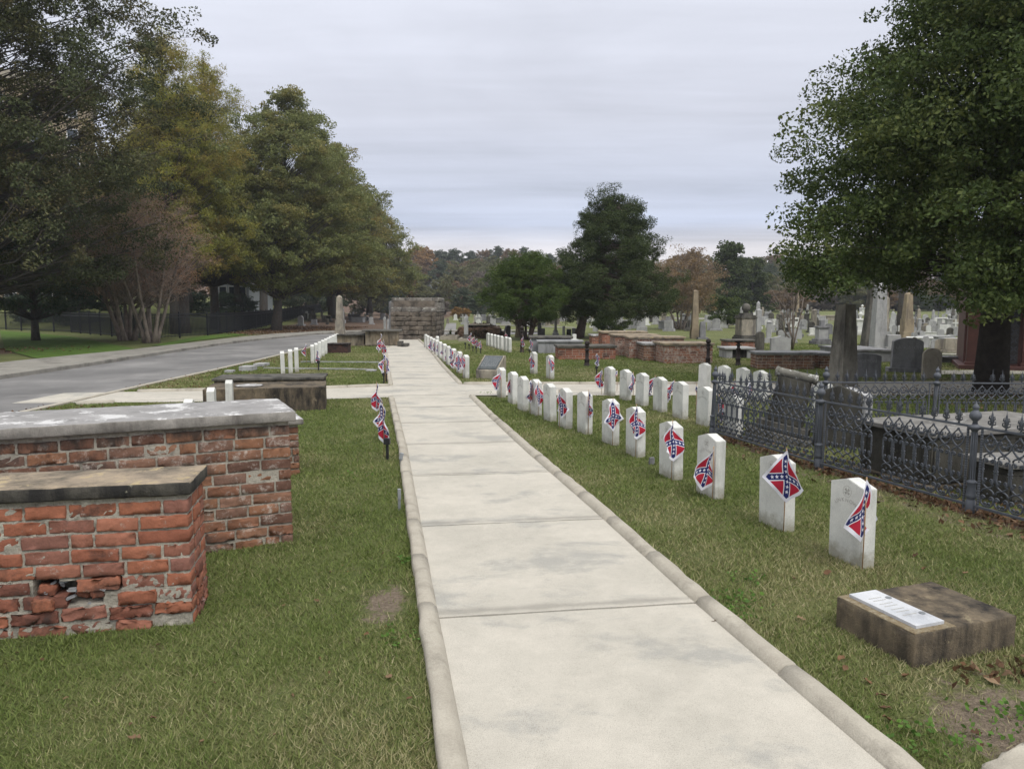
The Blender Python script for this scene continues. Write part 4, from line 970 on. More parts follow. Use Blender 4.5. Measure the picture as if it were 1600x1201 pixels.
# metal marker stakes at the left kerb and a small grey stump between the headstones
for (u, v, vt, wd, tl, lb) in ((624, 797, 763, .014, .0, 'thin upright metal grave marker nearest on the left kerb'), (627, 728, 707, .02, .25, 'tilted metal grave marker with a sloping plate at the left kerb')):
    p = at(u, v); ht = hgt(p, vt); t = thing('marker_stake', lb, 'grave marker', p, .3)
    mb = MB(); mb.rbox((0, 0, ht*.5-.02), (wd*.8, .008, ht/2+.02), .003); mb.build('stake', 'zinc', t)
    mb = MB(); mb.rbox((0, -.010, ht*.75), (wd, .006, ht*.25), .003, rot=Matrix.Rotation(tl, 4, 'Y')); mb.build('plate', 'zinc', t)
p = at(1018, 726); t = thing('marker_stump', 'tiny grey stone stub on the grass between headstones', 'grave marker', p, .4)
mb = MB(); mb.rbox((0, 0, .03), (.03, .015, .045), .006, (4, 3, 4), disp=.001); mb.build('stub', 'grey', t)

# ================================================================== WROUGHT AND CAST IRON FENCE
def spiral(cx, cz, r0, r1, a0, turns, n=14):
    return [(cx+(r0+(r1-r0)*i/n)*math.cos(a0+turns*2*math.pi*i/n), cz+(r0+(r1-r0)*i/n)*math.sin(a0+turns*2*math.pi*i/n)) for i in range(n+1)]
def bez(a, b, c, d, n=8):
    return [tuple((1-t)**3*np.array(a)+3*(1-t)**2*t*np.array(b)+3*(1-t)*t*t*np.array(c)+t**3*np.array(d)) for t in [i/n for i in range(n+1)]]
MODW = .118; hwm = MODW/2
half = []
# lower heart scroll: up the outside, over and curled in
half.append(bez((0, .085), (.03, .082), (.062, .10), (.052, .145), 7)+spiral(.033, .150, .019, .005, 0, 1.15, 12)[1:])
half.append(spiral(.018, .105, .012, .004, math.pi*1.2, -1.0, 8))
half.append(bez((.052, .185), (.05, .235), (-.0, .21), (-.046, .262), 7)+spiral(-.036, .272, .012, .004, math.pi, -1, 8)[1:])
# long bracket with hooks at both ends
half.append(spiral(.026, .293, .005, .014, math.pi*.2, -.9, 8)+bez((.030, .279), (.058, .275), (.050, .30), (.050, .335), 5)+[(.050, .36), (.050, .40)]+bez((.050, .42), (.05, .455), (.054, .468), (.030, .462), 5)+spiral(.026, .448, .014, .005, math.pi*.6, .9, 8))
half.append([(.040, .352), (.059, .366), (.040, .380)])
half.append([(.043, .40), (.057, .408)])
half.append(bez((.046, .472), (.045, .51), (-.0, .495), (-.03, .535), 6))
# upper heart
half.append(bez((0, .515), (.02, .53), (.060, .55), (.055, .595), 7)+spiral(.036, .597, .019, .005, 0, 1.1, 12)[1:])
half.append(spiral(.016, .572, .013, .004, math.pi*1.3, -1.0, 8))
half.append(bez((.040, .617), (.03, .64), (.012, .635), (.0, .67), 5))
def spear(mb, x, z):
    mb.lathe(x, 0, [(.004, z), (.011, z+.012), (.005, z+.026), (.016, z+.035), (.006, z+.05), (.019, z+.062), (.012, z+.078), (.018, z+.088), (.006, z+.104), (.009, z+.112), (.003, z+.135), (.0008, z+.168)], 6)
    for s in (-1, 1):
        mb.tube([(x+s*.006, 0, z+.030), (x+s*.030, 0, z+.042), (x+s*.030, 0, z+.062), (x+s*.014, 0, z+.066)], [.006, .006, .005, .003], 4); mb.tube([(x+s*.006, 0, z+.072), (x+s*.026, 0, z+.082), (x+s*.022, 0, z+.102), (x+s*.008, 0, z+.104)], [.006, .006, .004, .003], 4)
        mb.tube([(x, s*.006, z+.036), (x, s*.020, z+.052), (x, s*.012, z+.076)], [.005, .005, .002], 4)
def iron_panel(length, missing=(), skip=()):
    n = max(1, round((length-.14)/MODW)); x0 = -n*MODW/2
    mb = MB(); ms = MB()
    for i in range(n):
        xc = x0+MODW*(i+.5)
        if i not in skip:
            for c in half:
                for s in (-1, 1):
                    mb.tube([(xc+s*x, 0, zz) for x, zz in c], .0074, 4)
            for zz in (.10, .185, .232, .49, .505, .61): mb.lathe(xc, 0, [(.001, zz-.008), (.009, zz), (.001, zz+.008)], 5)
        if i not in missing: spear(ms, xc, .70)
    return mb, ms, n
def iron_post(mb, rust=0):
    mb.lathe(0, 0, [(.043, -.08), (.043, .10), (.036, .105), (.038, .115), (.046, .125), (.048, .15), (.040, .165), (.046, .18), (.036, .20), (.040, .215), (.038, .235), (.045, .245), (.047, .255), (.030, .262), (.026, .275), (.025, .66), (.032, .675), (.055, .685), (.058, .70), (.058, .708), (.030, .716), (.024, .725)], 12)
    for k_ in range(8):
        a = math.pi/4*k_; mb.tube([(.026*math.cos(a), .026*math.sin(a), .275), (.025*math.cos(a), .025*math.sin(a), .655)], .004, 4)
def iron_finial(mb):
    mb.lathe(0, 0, [(.024, .725), (.02, .745), (.028, .752), (.05, .775), (.053, .795), (.045, .815), (.025, .832), (.021, .84), (.029, .85), (.030, .862), (.021, .876), (.009, .89), (.004, .905), (.001, .912)], 14)
fence = thing('iron_fence', 'blue grey cast iron scrollwork fence with spear points round the family plot', 'fence', (2.59, 9.46, 0))
fp = [(2.59, 9.46), (3.15, 7.47), (3.71, 5.85), (4.26, 4.25)]
bp = [(2.59, 9.46), (4.0, 9.38), (5.35, 9.30), (6.50, 9.22), (7.8, 9.15)]
pm = MB(); iron_post(pm); post_me = pm.mesh('post', 'iron', True)
fm = MB(); iron_finial(fm); fin_me = fm.mesh('finial', 'iron', True)
for x, y in fp+bp[1:]:
    o = link(bpy.data.objects.new('post', post_me), fence); o.location = (x-2.59, y-9.46, 0); o.rotation_euler = (random.gauss(0, .012), random.gauss(0, .02), random.random())
    link(bpy.data.objects.new('finial', fin_me), o); o.scale = (.85, .85, 1)
for pl, kinds in ((fp, [((3,), ()), ((5, 8), (5,)), ((), ())]), (bp, [((2,), ()), ((), ()), ((0, 4), ()), ((), ())])):
    for (a, b), (miss, skip) in zip(zip(pl[:-1], pl[1:]), kinds):
        ln = math.hypot(b[0]-a[0], b[1]-a[1]); an = math.atan2(b[1]-a[1], b[0]-a[0])
        sc, sp, n = iron_panel(ln, miss, skip); pos = ((a[0]+b[0])/2-2.59, (a[1]+b[1])/2-9.46, 0)
        r = MB()
        for zz, hh in ((.700, .009), (.062, .010)): r.rbox((0, 0, zz), (ln/2-.02, .012, hh), .003)
        for s in (-1, 1):
            r.tube([(s*(ln/2-.062), 0, .02), (s*(ln/2-.062), 0, .70)], .009, 6)
            for k_ in range(30): r.lathe(s*(ln/2-.062), 0, [(.008, .08+k_*.02), (.0125, .09+k_*.02), (.008, .10+k_*.02)], 6)
        for nm, m_ in (('rail', r), ('scrollwork', sc), ('spear_points', sp)):
            o = m_.build(nm, 'iron', fence, smooth=nm != 'rail'); o.location = pos; o.rotation_euler = (0, 0, an)

# ---- inside the plot
def tablet(name, label, u, v, vtop, wpx, th, m, ang=0, top='flat', base_=None, lean=(0, 0), text=None, ts=.1, group=None, cat='headstone', z=None, taper=0):
    p = at(u, v) if z is None else at(u, v, z); h = hgt(p, vtop) if z is None else hgt(p, vtop)
    wd = pxw(p, wpx)/max(.4, abs(math.cos(ang-math.atan2(-p.x, p.y)*0)))
    t = thing(name, label, cat, (p.x, p.y+th/2, p.z), ang, group); t.rotation_euler = (lean[0], lean[1], ang)
    footprint(p.x, p.y+th/2, ang, wd/2, th/2)
    z0 = 0
    if base_:
        bh, bo = base_; mb = MB(); mb.rbox((0, 0, bh/2-.05), (wd/2+bo, th/2+bo, bh/2+.05), .012); mb.build('base', m, t); z0 = bh
    hw = wd/2; ht = hw-taper
    if top == 'round':
        pr = [(-hw, z0+.001-(.1 if not base_ else 0)), (hw, z0+.001-(.1 if not base_ else 0))]+[(ht*math.cos(a), h-ht*.85+ht*.85*math.sin(a)) for a in [math.pi*i/14 for i in range(15)]]
    elif top == 'serp':
        pr = [(-hw, z0-.1*(not base_)), (hw, z0-.1*(not base_))]+[(x*ht, h-.10*h*(abs(x)**2.2)) for x in [1-i/7 for i in range(15)]]
    elif top == 'gable':
        pr = [(-hw, z0-.1*(not base_)), (hw, z0-.1*(not base_)), (ht, h*.86), (0, h), (-ht, h*.86)]
    elif top == 'shoulder':
        pr = [(-hw, z0-.1*(not base_)), (hw, z0-.1*(not base_)), (ht, h*.84), (ht*.8, h*.86)]+[(ht*.62*math.cos(a), h*.86+h*.14*math.sin(a)) for a in [math.pi*i/8 for i in range(9)]]+[(-ht*.8, h*.86), (-ht, h*.84)]
    else: pr = [(-hw, z0-.1*(not base_)), (hw, z0-.1*(not base_)), (ht, h), (-ht, h)]
    mb = MB(); mb.prism(pr, -th/2, th/2); mb.build('tablet', m, t, bevel=min(.012, th*.1))
    if text:
        c = MB(); mesh_to_mb(c, text_mesh(text, ts, .002), Matrix.Translation((0, -th/2-.001, z0+(h-z0)*.68))@FRONT)
        c.build('inscription', 'carvedark', t)
    return t
# leaning stone with the scroll on top
p = at(1222, 694); t = thing('scroll_headstone', 'leaning mossy dark headstone with a lichened rolled scroll along its top', 'headstone', (p.x, p.y+.1, 0), R_(-32)); t.rotation_euler = (R_(-4), R_(11), R_(-32))
mb = MB(); mb.rbox((0, 0, .03), (.38, .22, .10), .015); mb.build('base', 'darkstone', t)
mb = MB(); mb.rbox((0, 0, .19), (.30, .15, .055), .012); mb.build('plinth', 'darkstone', t)
mb = MB(); mb.prism([(-.215, .247), (.215, .247), (.18, .80), (-.18, .80)], -.085, .085); mb.build('tablet', 'moss', t, bevel=.01)
mb = MB(); pts = []
for i in range(9): pts.append((-.23+.46*i/8, 0, .845))
mb.tube(pts, .055, 14)
for s in (-1, 1):
    mb.tube([(s*.21, 0, .845), (s*.245, 0, .845)], .062, 14)
    mb.tube([(s*.24, 0, .845), (s*.252, 0, .845)], .03, 10)
mb.build('scroll', stone('white_lichened_scroll', (.22, .21, .18), (.09, .09, .075), None, 6, .8, .9, 0, lich=(.55, .55, .52), lsc=10, lth=.55), t, smooth=True)
# big gabled stone just inside the second post, pale slab leaning behind
tablet('gabled_headstone', 'broad dark gabled headstone behind the second fence post', 1312, 700, 603, 62, .16, 'moss', R_(-25), 'gable')
p = at(1353, 680); t = thing('white_slab_headstone', 'white topped gabled block behind the dark gabled stone in the iron fence', 'headstone', (p.x-.12, p.y+.35, 0), R_(-50))
mb = MB(); mb.prism([(-.30, -.1), (.30, -.1), (.30, .50), (0, .585), (-.30, .50)], -.13, .13); mb.build('block', 'marble_grime', t, bevel=.012)
box_tomb('chest_tomb', 'large grey chest tomb with sunk panels and a marble top inside the iron fence', (3.80, 6.60), R_(17), 1.9, .86, .525, 'moss', slab=('chestslab', .045, .05), left=True, bm='panels', footing=.06)
box_tomb('chest_tomb', 'lower chest tomb at the right edge of the photo inside the iron fence', (4.12, 6.02), R_(9), 1.7, .42, .36, 'moss', slab=('chestslab', .04, .05), left=True, bm='panels')

# ================================================================== MONUMENTS
def obelisk(name, label, u, v, vtop, wpx, m, base_frac=.22, base_w=1.25, taper=.62, tip=.06, steps=1, ang=0, z=None, group=None, lean=0, blunt=False, m2=None):
    p = at(u, v, z) if z is not None else at(u, v); h = hgt(p, vtop); wd = pxw(p, wpx)
    t = thing(name, label, 'obelisk', p, ang, group); t.rotation_euler = (0, lean, ang); z0 = 0; hb = h*base_frac
    footprint(p.x, p.y, ang, wd*.6, wd*.6)
    if base_frac:
        mb = MB()
        for s_ in range(steps):
            k_ = base_w+.22*(steps-1-s_); zz = hb*.35*s_/max(1, steps)
            mb.rbox((0, 0, zz+hb*.35/max(1, steps)/2-(.05 if s_ == 0 else 0)), (wd/2*k_, wd/2*k_, hb*.35/max(1, steps)/2+(.05 if s_ == 0 else 0)), .01)
        mb.frust(0, 0, hb*.35, hb, wd/2*1.06, wd/2*1.02); mb.build('base', m2 or m, t)
        z0 = hb
    mb = MB(); zt = h*(1-(0 if blunt else tip)); mb.frust(0, 0, z0-(.1 if not base_frac else -.001), zt, wd/2*(.88 if base_frac else 1), wd/2*taper)
    if not blunt: mb.frust(0, 0, zt, h, wd/2*taper, wd/2*.06)
    mb.build('shaft', m, t); return t
obelisk('blunt_obelisk', 'dark truncated obelisk standing just behind the iron fence', 1316, 604, 476, 33, 'obstone', base_frac=0, taper=.60, blunt=True, ang=R_(20))
tablet('low_headstone', 'low grey granite headstone with a sagging curved top right of the truncated obelisk', 1353, 590, 552, 44, .20, 'grey', R_(-18), 'serp', text='PINGSTON', ts=.10)
tablet('headstone', 'big grey granite headstone with curved top on a wide base', 1420, 582, 528, 43, .26, 'grey', R_(-16), 'serp', base_=(.12, .09), text='LANGSTON', ts=.11, taper=.02)
tablet('headstone', 'round topped cream headstone with a carved arch right of the big granite one', 1457, 592, 544, 26, .14, 'cream', R_(-12), 'round')
mbt = [o for o in C.objects if o.name.startswith('headstone') and o.get('label', '').startswith('round topped cream')][0]
mb = MB(); pts = [(.125*math.cos(a), -.075, .44+.13*math.sin(a)) for a in [math.pi*i/14 for i in range(15)]]; mb.tube([(.125, -.075, .25)]+pts+[(-.125, -.075, .25)], .012, 5); mb.build('carved_arch', 'cream', mbt)
obelisk('tall_obelisk', 'left dark one of the twin obelisks on a shared base under the big tree', 1356, 543, 440, 20, 'darkstone', .04, 1.3, .6, z=.0, lean=R_(3))
obelisk('tall_obelisk', 'right pale streaked one of the twin obelisks on a shared base under the big tree', 1371, 546, 440, 22, 'pale', .04, 1.2, .62)
obelisk('obelisk', 'thin cream obelisk right of the twin obelisks', 1382, 536, 462, 9, 'cream', .16, 1.4, .7)
t = obelisk('obelisk', 'tan obelisk on a moulded pedestal and red stone base under the big tree', 1416, 529, 455, 14, 'tan', .42, 1.35, .62, steps=2, m2='tan')
tablet('headstone', 'plain dark slab between truncated and twin obelisks', 1332, 540, 509, 14, .2, 'grey')
obelisk('obelisk', 'small white obelisk seen between truncated and twin obelisks', 1334, 507, 481, 5, 'pale', .2, 1.5, .6)
obelisk('obelisk', 'tall tan obelisk on a plinth in the middle of the graveyard', 1085, 529, 453, 12, 'tan', .18, 1.05, .58, tip=.02)
tablet('headstone', 'dark shouldered tablet right beside the tall tan obelisk', 1098, 530, 502, 10, .2, 'grey', 0, 'round', base_=(.1, .1), taper=.03)
# monument crowned by a ball
p = at(1164, 533); t = thing('ball_monument', 'squat stained stone pedestal crowned by a big stone ball', 'monument', p, R_(8)); k_ = pxw(p, 1)
mb = MB(); mb.rbox((0, 0, 3*k_), (15*k_, 15*k_, 4*k_), .03); mb.rbox((0, 0, 8.2*k_), (13.4*k_, 13.4*k_, 1.5*k_), .03); mb.build('base', 'darkstone', t)
mb = MB(); mb.rbox((0, 0, 22.5*k_), (11.6*k_, 11.6*k_, 13*k_), .02); mb.build('pedestal', 'cream', t)
mb = MB(); mb.rbox((0, 0, 36.6*k_), (13.2*k_, 13.2*k_, 1.2*k_), .02); mb.rbox((0, 0, 39*k_), (12*k_, 12*k_, 1.5*k_), .02); mb.rbox((0, 0, 42*k_), (8.5*k_, 8.5*k_, 1.8*k_), .02); mb.build('cap', 'darkstone', t)
mb = MB(); mb.lathe(0, 0, [(3.2*k_, 43.5*k_), (3.4*k_, 46*k_), (4.2*k_, 46.3*k_)]+[(6.7*k_*math.cos(a), 52*k_+6.7*k_*math.sin(a)) for a in [-.95+i*2.5/12 for i in range(13)]], 20); mb.build('ball', 'darkstone', t, smooth=True)
obelisk('obelisk', 'short white obelisk peeping behind the left of the ball monument', 1157.5, 522, 479, 5, 'pale', .3, 1.5, .7)
obelisk('pillar', 'square grey pillar just right of the ball monument', 1184.5, 528, 482, 8, 'pale', .08, 1.3, .9, tip=.05)
tablet('headstone', 'narrow round topped grey tablet in front of the square pillar', 1187.5, 553, 518, 13, .15, 'darkstone', 0, 'round')
tablet('double_headstone', 'wide grey double headstone with a peaked top behind the brick tomb', 1221, 549, 525, 29, .3, 'pale', R_(-10), 'gable')
p = at(1283, 538); t = thing('pedestal_monument', 'stepped grey pedestal monument with a block cap', 'monument', p, 0); k_ = pxw(p, 1)
for nm, zz, hx, hz in (('base', 2.5, 14, 3), ('step', 7, 11, 1.6), ('pedestal', 17, 7.5, 8.5), ('cap', 26.8, 9.5, 1.4), ('urn_block', 33, 3.4, 4.8)):
    mb = MB(); mb.rbox((0, 0, zz*k_), (hx*k_, hx*k_, hz*k_), .02); mb.build(nm, 'pale' if nm == 'pedestal' else 'grey', t)
obelisk('pillar', 'pale pillar between the bare sapling and the pedestal monument', 1271, 518, 483, 7, 'cream', .1, 1.3, .85, tip=.04)
obelisk('obelisk', 'slim far tan obelisk before the russet dome tree', 1246, 497, 458, 4, 'tan', .35, 1.6, .5, tip=.05)
obelisk('obelisk', 'weathered grey obelisk with a pointed cap left of the mossy mound', 728.5, 531, 491, 7.5, 'pale', .22, 1.6, .85, tip=.14, steps=2, m2='darkstone')
tablet('headstone', 'leaning dark triangular stone right of the mossy mound', 791, 527, 508, 11, .3, 'dark', R_(20), 'round', lean=(0, R_(10)), taper=.09)
obelisk('pedestal', 'brown pedestal monument left of the round cedar', 809.5, 527, 502, 9, 'tan', .3, 1.2, .8, tip=.3)
for (u, v, vt, wx, m, tp, lb) in ((843, 525, 504, 6, 'dark', 'flat', 'tall black polished tablet under the cedar'), (848.5, 525, 513, 6, 'dark', 'flat', 'short black tablet beside the tall black one'), (889, 524, 514, 7, 'dark', 'flat', 'left dark square stone by the cedar trunk'), (897, 524, 513, 6, 'grey', 'flat', 'right grey square stone by the cedar trunk'), (881, 524, 509, 4, 'pale', 'round', 'thin pale tilted tablet near the cedar trunk')):
    tablet('headstone', lb, u, v, vt, wx, .25, m, 0, tp)
p = at(868, 527); t = thing('column_monument', 'broken white column on a stepped base under the cedar', 'monument', p); k_ = pxw(p, 1)
mb = MB(); mb.rbox((0, 0, 3*k_), (5*k_, 5*k_, 4*k_), .02); mb.rbox((0, 0, 9*k_), (3.5*k_, 3.5*k_, 2.5*k_), .02); mb.build('base', 'marble_grime', t)
mb = MB(); mb.lathe(0, 0, [(2.4*k_, 11*k_), (2*k_, 14*k_), (1.8*k_, 34*k_), (2*k_, 35*k_), (0, 35.5*k_)], 10); mb.build('column', 'pale', t, smooth=True)
# bronze tablet on a sloping stone block
p = at(775, 592); t = thing('bronze_marker', 'sloping cream stone block carrying a dark bronze tablet', 'marker', (p.x-.12, p.y+.30, 0), R_(-20)); footprint(p.x-.12, p.y+.30, R_(-20), .3, .3)
mb = MB(); v = []
for x in (-.26, .26):
    v += [(x, -.30, -.05), (x, .30, -.05), (x, .30, .50), (x, .24, .51), (x, -.30, .19)]
mb.add(v, [[0, 1, 2, 3, 4][::-1], [5, 6, 7, 8, 9], [0, 4, 9, 5], [4, 3, 8, 9], [3, 2, 7, 8], [2, 1, 6, 7], [1, 0, 5, 6]])
fix(mb.build('block', 'cream', t, bevel=.008))
sl = math.atan2(.32, .54); mb = MB(); mb.rbox((0, -.03, .360), (.225, .275, .008), .003, rot=Matrix.Rotation(sl, 4, 'X')); mb.build('tablet', 'bronze', t)
mb = MB()
for r_i in range(9):
    yy = .2-.045*r_i; xx = -.19
    while xx < .18:
        l = random.uniform(.012, .045); c0 = Matrix.Translation((0, -.03, .360))@Matrix.Rotation(sl, 4, 'X')@Matrix.Translation((xx+l/2, yy, .0095))
        mb.add([tuple(c0@Vector(q)) for q in ((-l/2, -.007, 0), (l/2, -.007, 0), (l/2, .007, 0), (-l/2, .007, 0))], [[0, 1, 2, 3]]); xx += l+.012
mb.build('raised_lettering', 'zinc', t)

# ---- tombs of the middle ground: front left corner at u0, front right at u1
def btomb(label, u0, u1, vb, vt, dep, kind, slab, name='box_tomb', ang=0, bm='brick', ov=.05, **k):
    a, b = at(u0, vb), at(u1, vb); L_ = (b.x-a.x)/math.cos(ang); h = hgt(a, vt)+a.z*0
    return box_tomb(name, label, (a.x, a.y), ang, L_, dep, h, kind, slab=(slab, .06, ov), left=True, bm=bm, **k)
btomb('limewashed brick box tomb in front of the group, right of the iron post', 1038, 1114, 568, 536, 1.25, 'brick', 'slabtan', ang=R_(3), bm='brickwhite')
btomb('small brick box tomb tucked left of the limewashed one', 1006, 1036, 564, 536, 1.1, 'brick', 'slabmarble', bm='brickworn')
btomb('brick box tomb with the longest tan slab in the group', 983, 1068, 560, 526, 1.0, 'brick', 'slabtan', bm='brickwhite')
btomb('brick box tomb with a pale slab second from the back of the group', 961, 1030, 556, 523, 1.4, 'brick', 'slabtan', bm='brickwhite')
btomb('brick box tomb at the back left of the group', 941, 1010, 548, 518, 1.3, 'brick', 'slabtan')
btomb('tiny red brick tomb left of the group', 925, 939, 538, 523, 1.2, 'brick', 'slabmarble')
btomb('low broken brick tomb with a grey slab and plastered end behind the lone flag', 873, 962, 562, 540, 1.0, 'brick', 'darkstone', ang=R_(3))
btomb('long grey stucco tomb with a dark slab beyond its lighter neighbour', 830, 892, 550, 526, 1.4, 'greyplaster', 'darkstone', ov=.08)
btomb('light grey stucco tomb with a clean slab', 841, 910, 552, 532, .7, 'greyplaster', 'greyplaster')
p = at(897, 541); t = thing('white_pedestal', 'small white stepped stone behind the grey slab', 'grave marker', p, .2); k_ = pxw(p, 1)
mb = MB(); mb.rbox((0, 0, 5*k_), (6*k_, 5*k_, 6*k_), .02); mb.rbox((0, 0, 14*k_), (3*k_, 3*k_, 5*k_), .02); mb.build('block', 'marble', t)
btomb('table tomb with dark openings left of the narrow round tablet', 1134, 1178, 560, 543, .9, 'table', 'pale', ov=.04)
btomb('dark brick tomb behind the table tomb, under the ball monument', 1137, 1181, 549, 531, .9, 'brick', 'darkstone')
btomb('brown brick box tomb with a thin dark slab left of the truncated obelisk', 1184, 1270, 577, 550, .8, 'brick', 'grey', ang=R_(-4), bm='brickworn')
btomb('short dark brick tomb between brown box tomb and truncated obelisk', 1281, 1303, 576, 551, 1.2, 'brick', 'grey', bm='brickworn')
btomb('wide grey slab tomb behind the low granite headstone', 1336, 1394, 566, 546, 2.6, 'greyplaster', 'grey')
btomb('long pale coping tomb in the back right beside the tree', 1452, 1502, 567, 557, .5, 'greyplaster', 'grey')
# cast iron posts of a vanished railing
for (u, v, vt, lb) in ((917, 572, 533, 'rusty iron post with a ball finial before the broken brick tomb'), (1106, 570, 530, 'rusty iron post with a ball finial before the limewashed tomb'), (1153, 571, 531, 'rusty iron post with a flat cup finial right of the limewashed tomb'), (815.5, 551, 509, 'tall dark iron post with a ball finial left of the grey stucco tombs')):
    p = at(u, v); h = hgt(p, vt); t = thing('iron_post', lb, 'post', p, 0, 'iron posts of the old railing')
    mb = MB(); mb.lathe(0, 0, [(.09, -.03), (.09, .03), (.07, .05), (.065, h*.22), (.085, h*.25), (.05, h*.30), (.05, h*.62), (.075, h*.65), (.045, h*.69), (.045, h*.77), (.08, h*.80), (.08, h*.82), (.03, h*.84)], 10); mb.build('shaft', 'irondark', t, smooth=True)
    mb = MB(); mb.lathe(0, 0, [(.03, h*.84)]+([(.075*math.cos(a), h*.92+.08*math.sin(a)) for a in [-1.3+i*2.8/8 for i in range(9)]] if 'ball' in lb else [(.05, h*.88), (.13, h*.93), (.15, h*.97), (.04, h)]), 10); mb.build('finial', 'irondark', t, smooth=True)

# ---- overgrown mound, yucca, small kerb plots near the far end of the path
p = at(748, 529); k_ = pxw(p, 1); t = thing('vine_mound', 'brown mound of dead vines heaped over a flat tomb', 'mound', (p.x, p.y+1, p.z))
cen = rng.normal(size=(9000, 3)); cen /= np.linalg.norm(cen, axis=1, keepdims=True); cen[:, 2] = np.abs(cen[:, 2]); cen *= np.array([38*k_, 1.1, 21*k_]); cen[:, 2] = np.minimum(cen[:, 2], 20*k_); cen += rng.normal(0, .05, cen.shape)
L['vine'] = foliage('dead_vines', (.05, .032, .024), (.14, .09, .06), (.03, .04, .018), (.07, .075, .035), 0)
link(bpy.data.objects.new('vines', leaves(cen, np.full(9000, .11), rng.random(9000)**2, L['vine'])), t)
mb = MB(); mb.rbox((0, 0, 9*k_), (34*k_, .9, 9*k_), .2, (8, 4, 4), disp=.03); mb.build('core', 'darkmulch', t)
mb = MB(); mb.rbox((-3*k_, 0, 21*k_), (20*k_, .8, 1.1*k_), .03); mb.build('flat_slab', 'cream', t)
p = at(704, 527); t = thing('yucca', 'dark green yucca clump by the sunken path', 'plant', p); mb = MB()
for i in range(60):
    a = random.uniform(0, 6.28); e = random.uniform(.2, 1.4); l = random.uniform(.3, .55); d = Vector((math.cos(a)*math.cos(e), math.sin(a)*math.cos(e), math.sin(e))); s_ = Vector((-math.sin(a), math.cos(a), 0))*.02
    mb.add([tuple(-s_), tuple(s_), tuple(d*l*.6+s_), tuple(d*l), tuple(d*l*.6-s_)], [[0, 1, 2, 3, 4]])
mb.build('spikes', 'holly', t)
for (u, v, vt, wx, lb) in ((701, 531, 525, 27, 'low stone kerb plot left of the grey obelisk'), (728, 533, 529, 24, 'low mossy stone kerb plot around the grey obelisk')):
    p = at(u, v); t = thing('kerb_plot', lb, 'grave kerb', p); hw = pxw(p, wx)/2; h = hgt(p, vt); mb = MB()
    for (x0, x1, y0, y1) in ((-hw, hw, -.08, .08), (-hw, hw, 1.9, 2.05), (-hw, -hw+.15, .083, 1.897), (hw-.15, hw, .083, 1.897)): mb.box(x0, x1, y0, y1, -.1, h)
    mb.build('kerb_stones', 'cream', t, bevel=.02)

# ---- stepped stone vault at the end of the path
a, b = at(611, 531), at(682, 531); wv = b.x-a.x; p = ((a.x+b.x)/2, a.y); H0 = hgt(a, 465)
t = thing('stone_vault', 'windowless burial vault of rough stone courses with a stepped lichened top', 'vault', (p[0], p[1], 0), R_(-3)); mb = MB(); mb2 = MB()
nc = 9; ch = H0/nc
for c in range(nc):
    zc = ch*(c+.5); y0 = 0 if c < 6 else .13*(c-5); ex = .0 if c < 6 else .05
    tgt = mb if c < 6 else mb2; x = -wv/2-ex
    if c < 6:
        for s_ in (-1, 1):        # end blocks and side walls
            for k2 in range(4): tgt.rbox((s_*(wv/2-.1), y0+.3+k2*.72, zc), (.11, .355, ch/2-.008), .015, (3, 8, 4), disp=.004)
    while x < wv/2+ex-.05:
        b_ = min(rng.uniform(.5, 1.1), wv/2+ex-x)
        if wv/2+ex-x-b_ < .2: b_ = wv/2+ex-x
        d = .16 if c < 6 else (3.0-2*y0)/2
        tgt.rbox((x+b_/2, y0+d, zc+rng.normal(0, .005)), (b_/2-.006, d+rng.normal(0, .006), ch/2-(.012 if c < 6 else -.001)), .016, (12, 4, 5), disp=.0055); x += b_
mb.build('rough_courses', 'rock', t, smooth=True); mb2.build('stepped_top', 'rocklich', t, smooth=True)
m3 = MB(); m3.box(-wv/2+.1, wv/2-.1, .2, 2.8, -.1, H0*.93); m3.build('core', 'rock', t)
# ---- left group: two panelled box tombs, obelisk, rusted box
btomb('left low box tomb with ochre panels carrying the small obelisk', 527, 568, 541, 522, 1.7, 'plaster', 'darkstone', ov=.12, ang=R_(8))
btomb('right taller box tomb with ochre panels beside the path end', 571, 622, 541, 516, 1.5, 'plaster', 'darkstone', ov=.14, footing=.08, ang=R_(8))
p = at(531, 521, .54); p.y += .5; p = Vector((p.x, p.y, .535)); t = obelisk('obelisk', 'small cream obelisk standing on the left panelled box tomb', 531.5, 521, 461, 12, 'cream', .34, 1.15, .60, tip=.05, z=.53)
p = at(527, 552); t = thing('rusted_box', 'rusty brown sheet iron grave cover on the left lawn', 'grave cover', (p.x, p.y+.3, 0), 0); k_ = pxw(p, 1); footprint(p.x, p.y+.3, 0, .38, .3)
mb = MB(); mb.rbox((0, 0, 6.5*k_), (16*k_, .28, 7*k_), .01); mb.build('box', 'rust', t)
mb = MB(); mb.rbox((0, 0, 14.5*k_), (17*k_, .31, .9*k_), .01, (12, 4, 3), disp=.006); mb.build('lid', 'irondark', t)
obelisk('pillar', 'tall square grey pillar beside the stone vault', 613, 521, 470, 9.5, 'grey', .1, 1.3, .85, tip=.03)
for (u, v, vt, wx, lb) in ((601.5, 517, 495, 3.6, 'thin pale post left of the grey pillar'), (606.5, 518, 498, 3, 'thinner pale post touching the grey pillar')): obelisk('grave_post', lb, u, v, vt, wx, 'pale', 0, 1, .95, tip=.05)
p = at(629, 542); t = thing('stone_steps', 'two grey stone blocks stepping down beside the path end', 'steps', p); mb = MB(); mb.rbox((-.1, .1, .08), (.09, .3, .16), .01); mb.rbox((.12, 0, .04), (.12, .4, .11), .01); mb.build('blocks', 'darkstone', t)
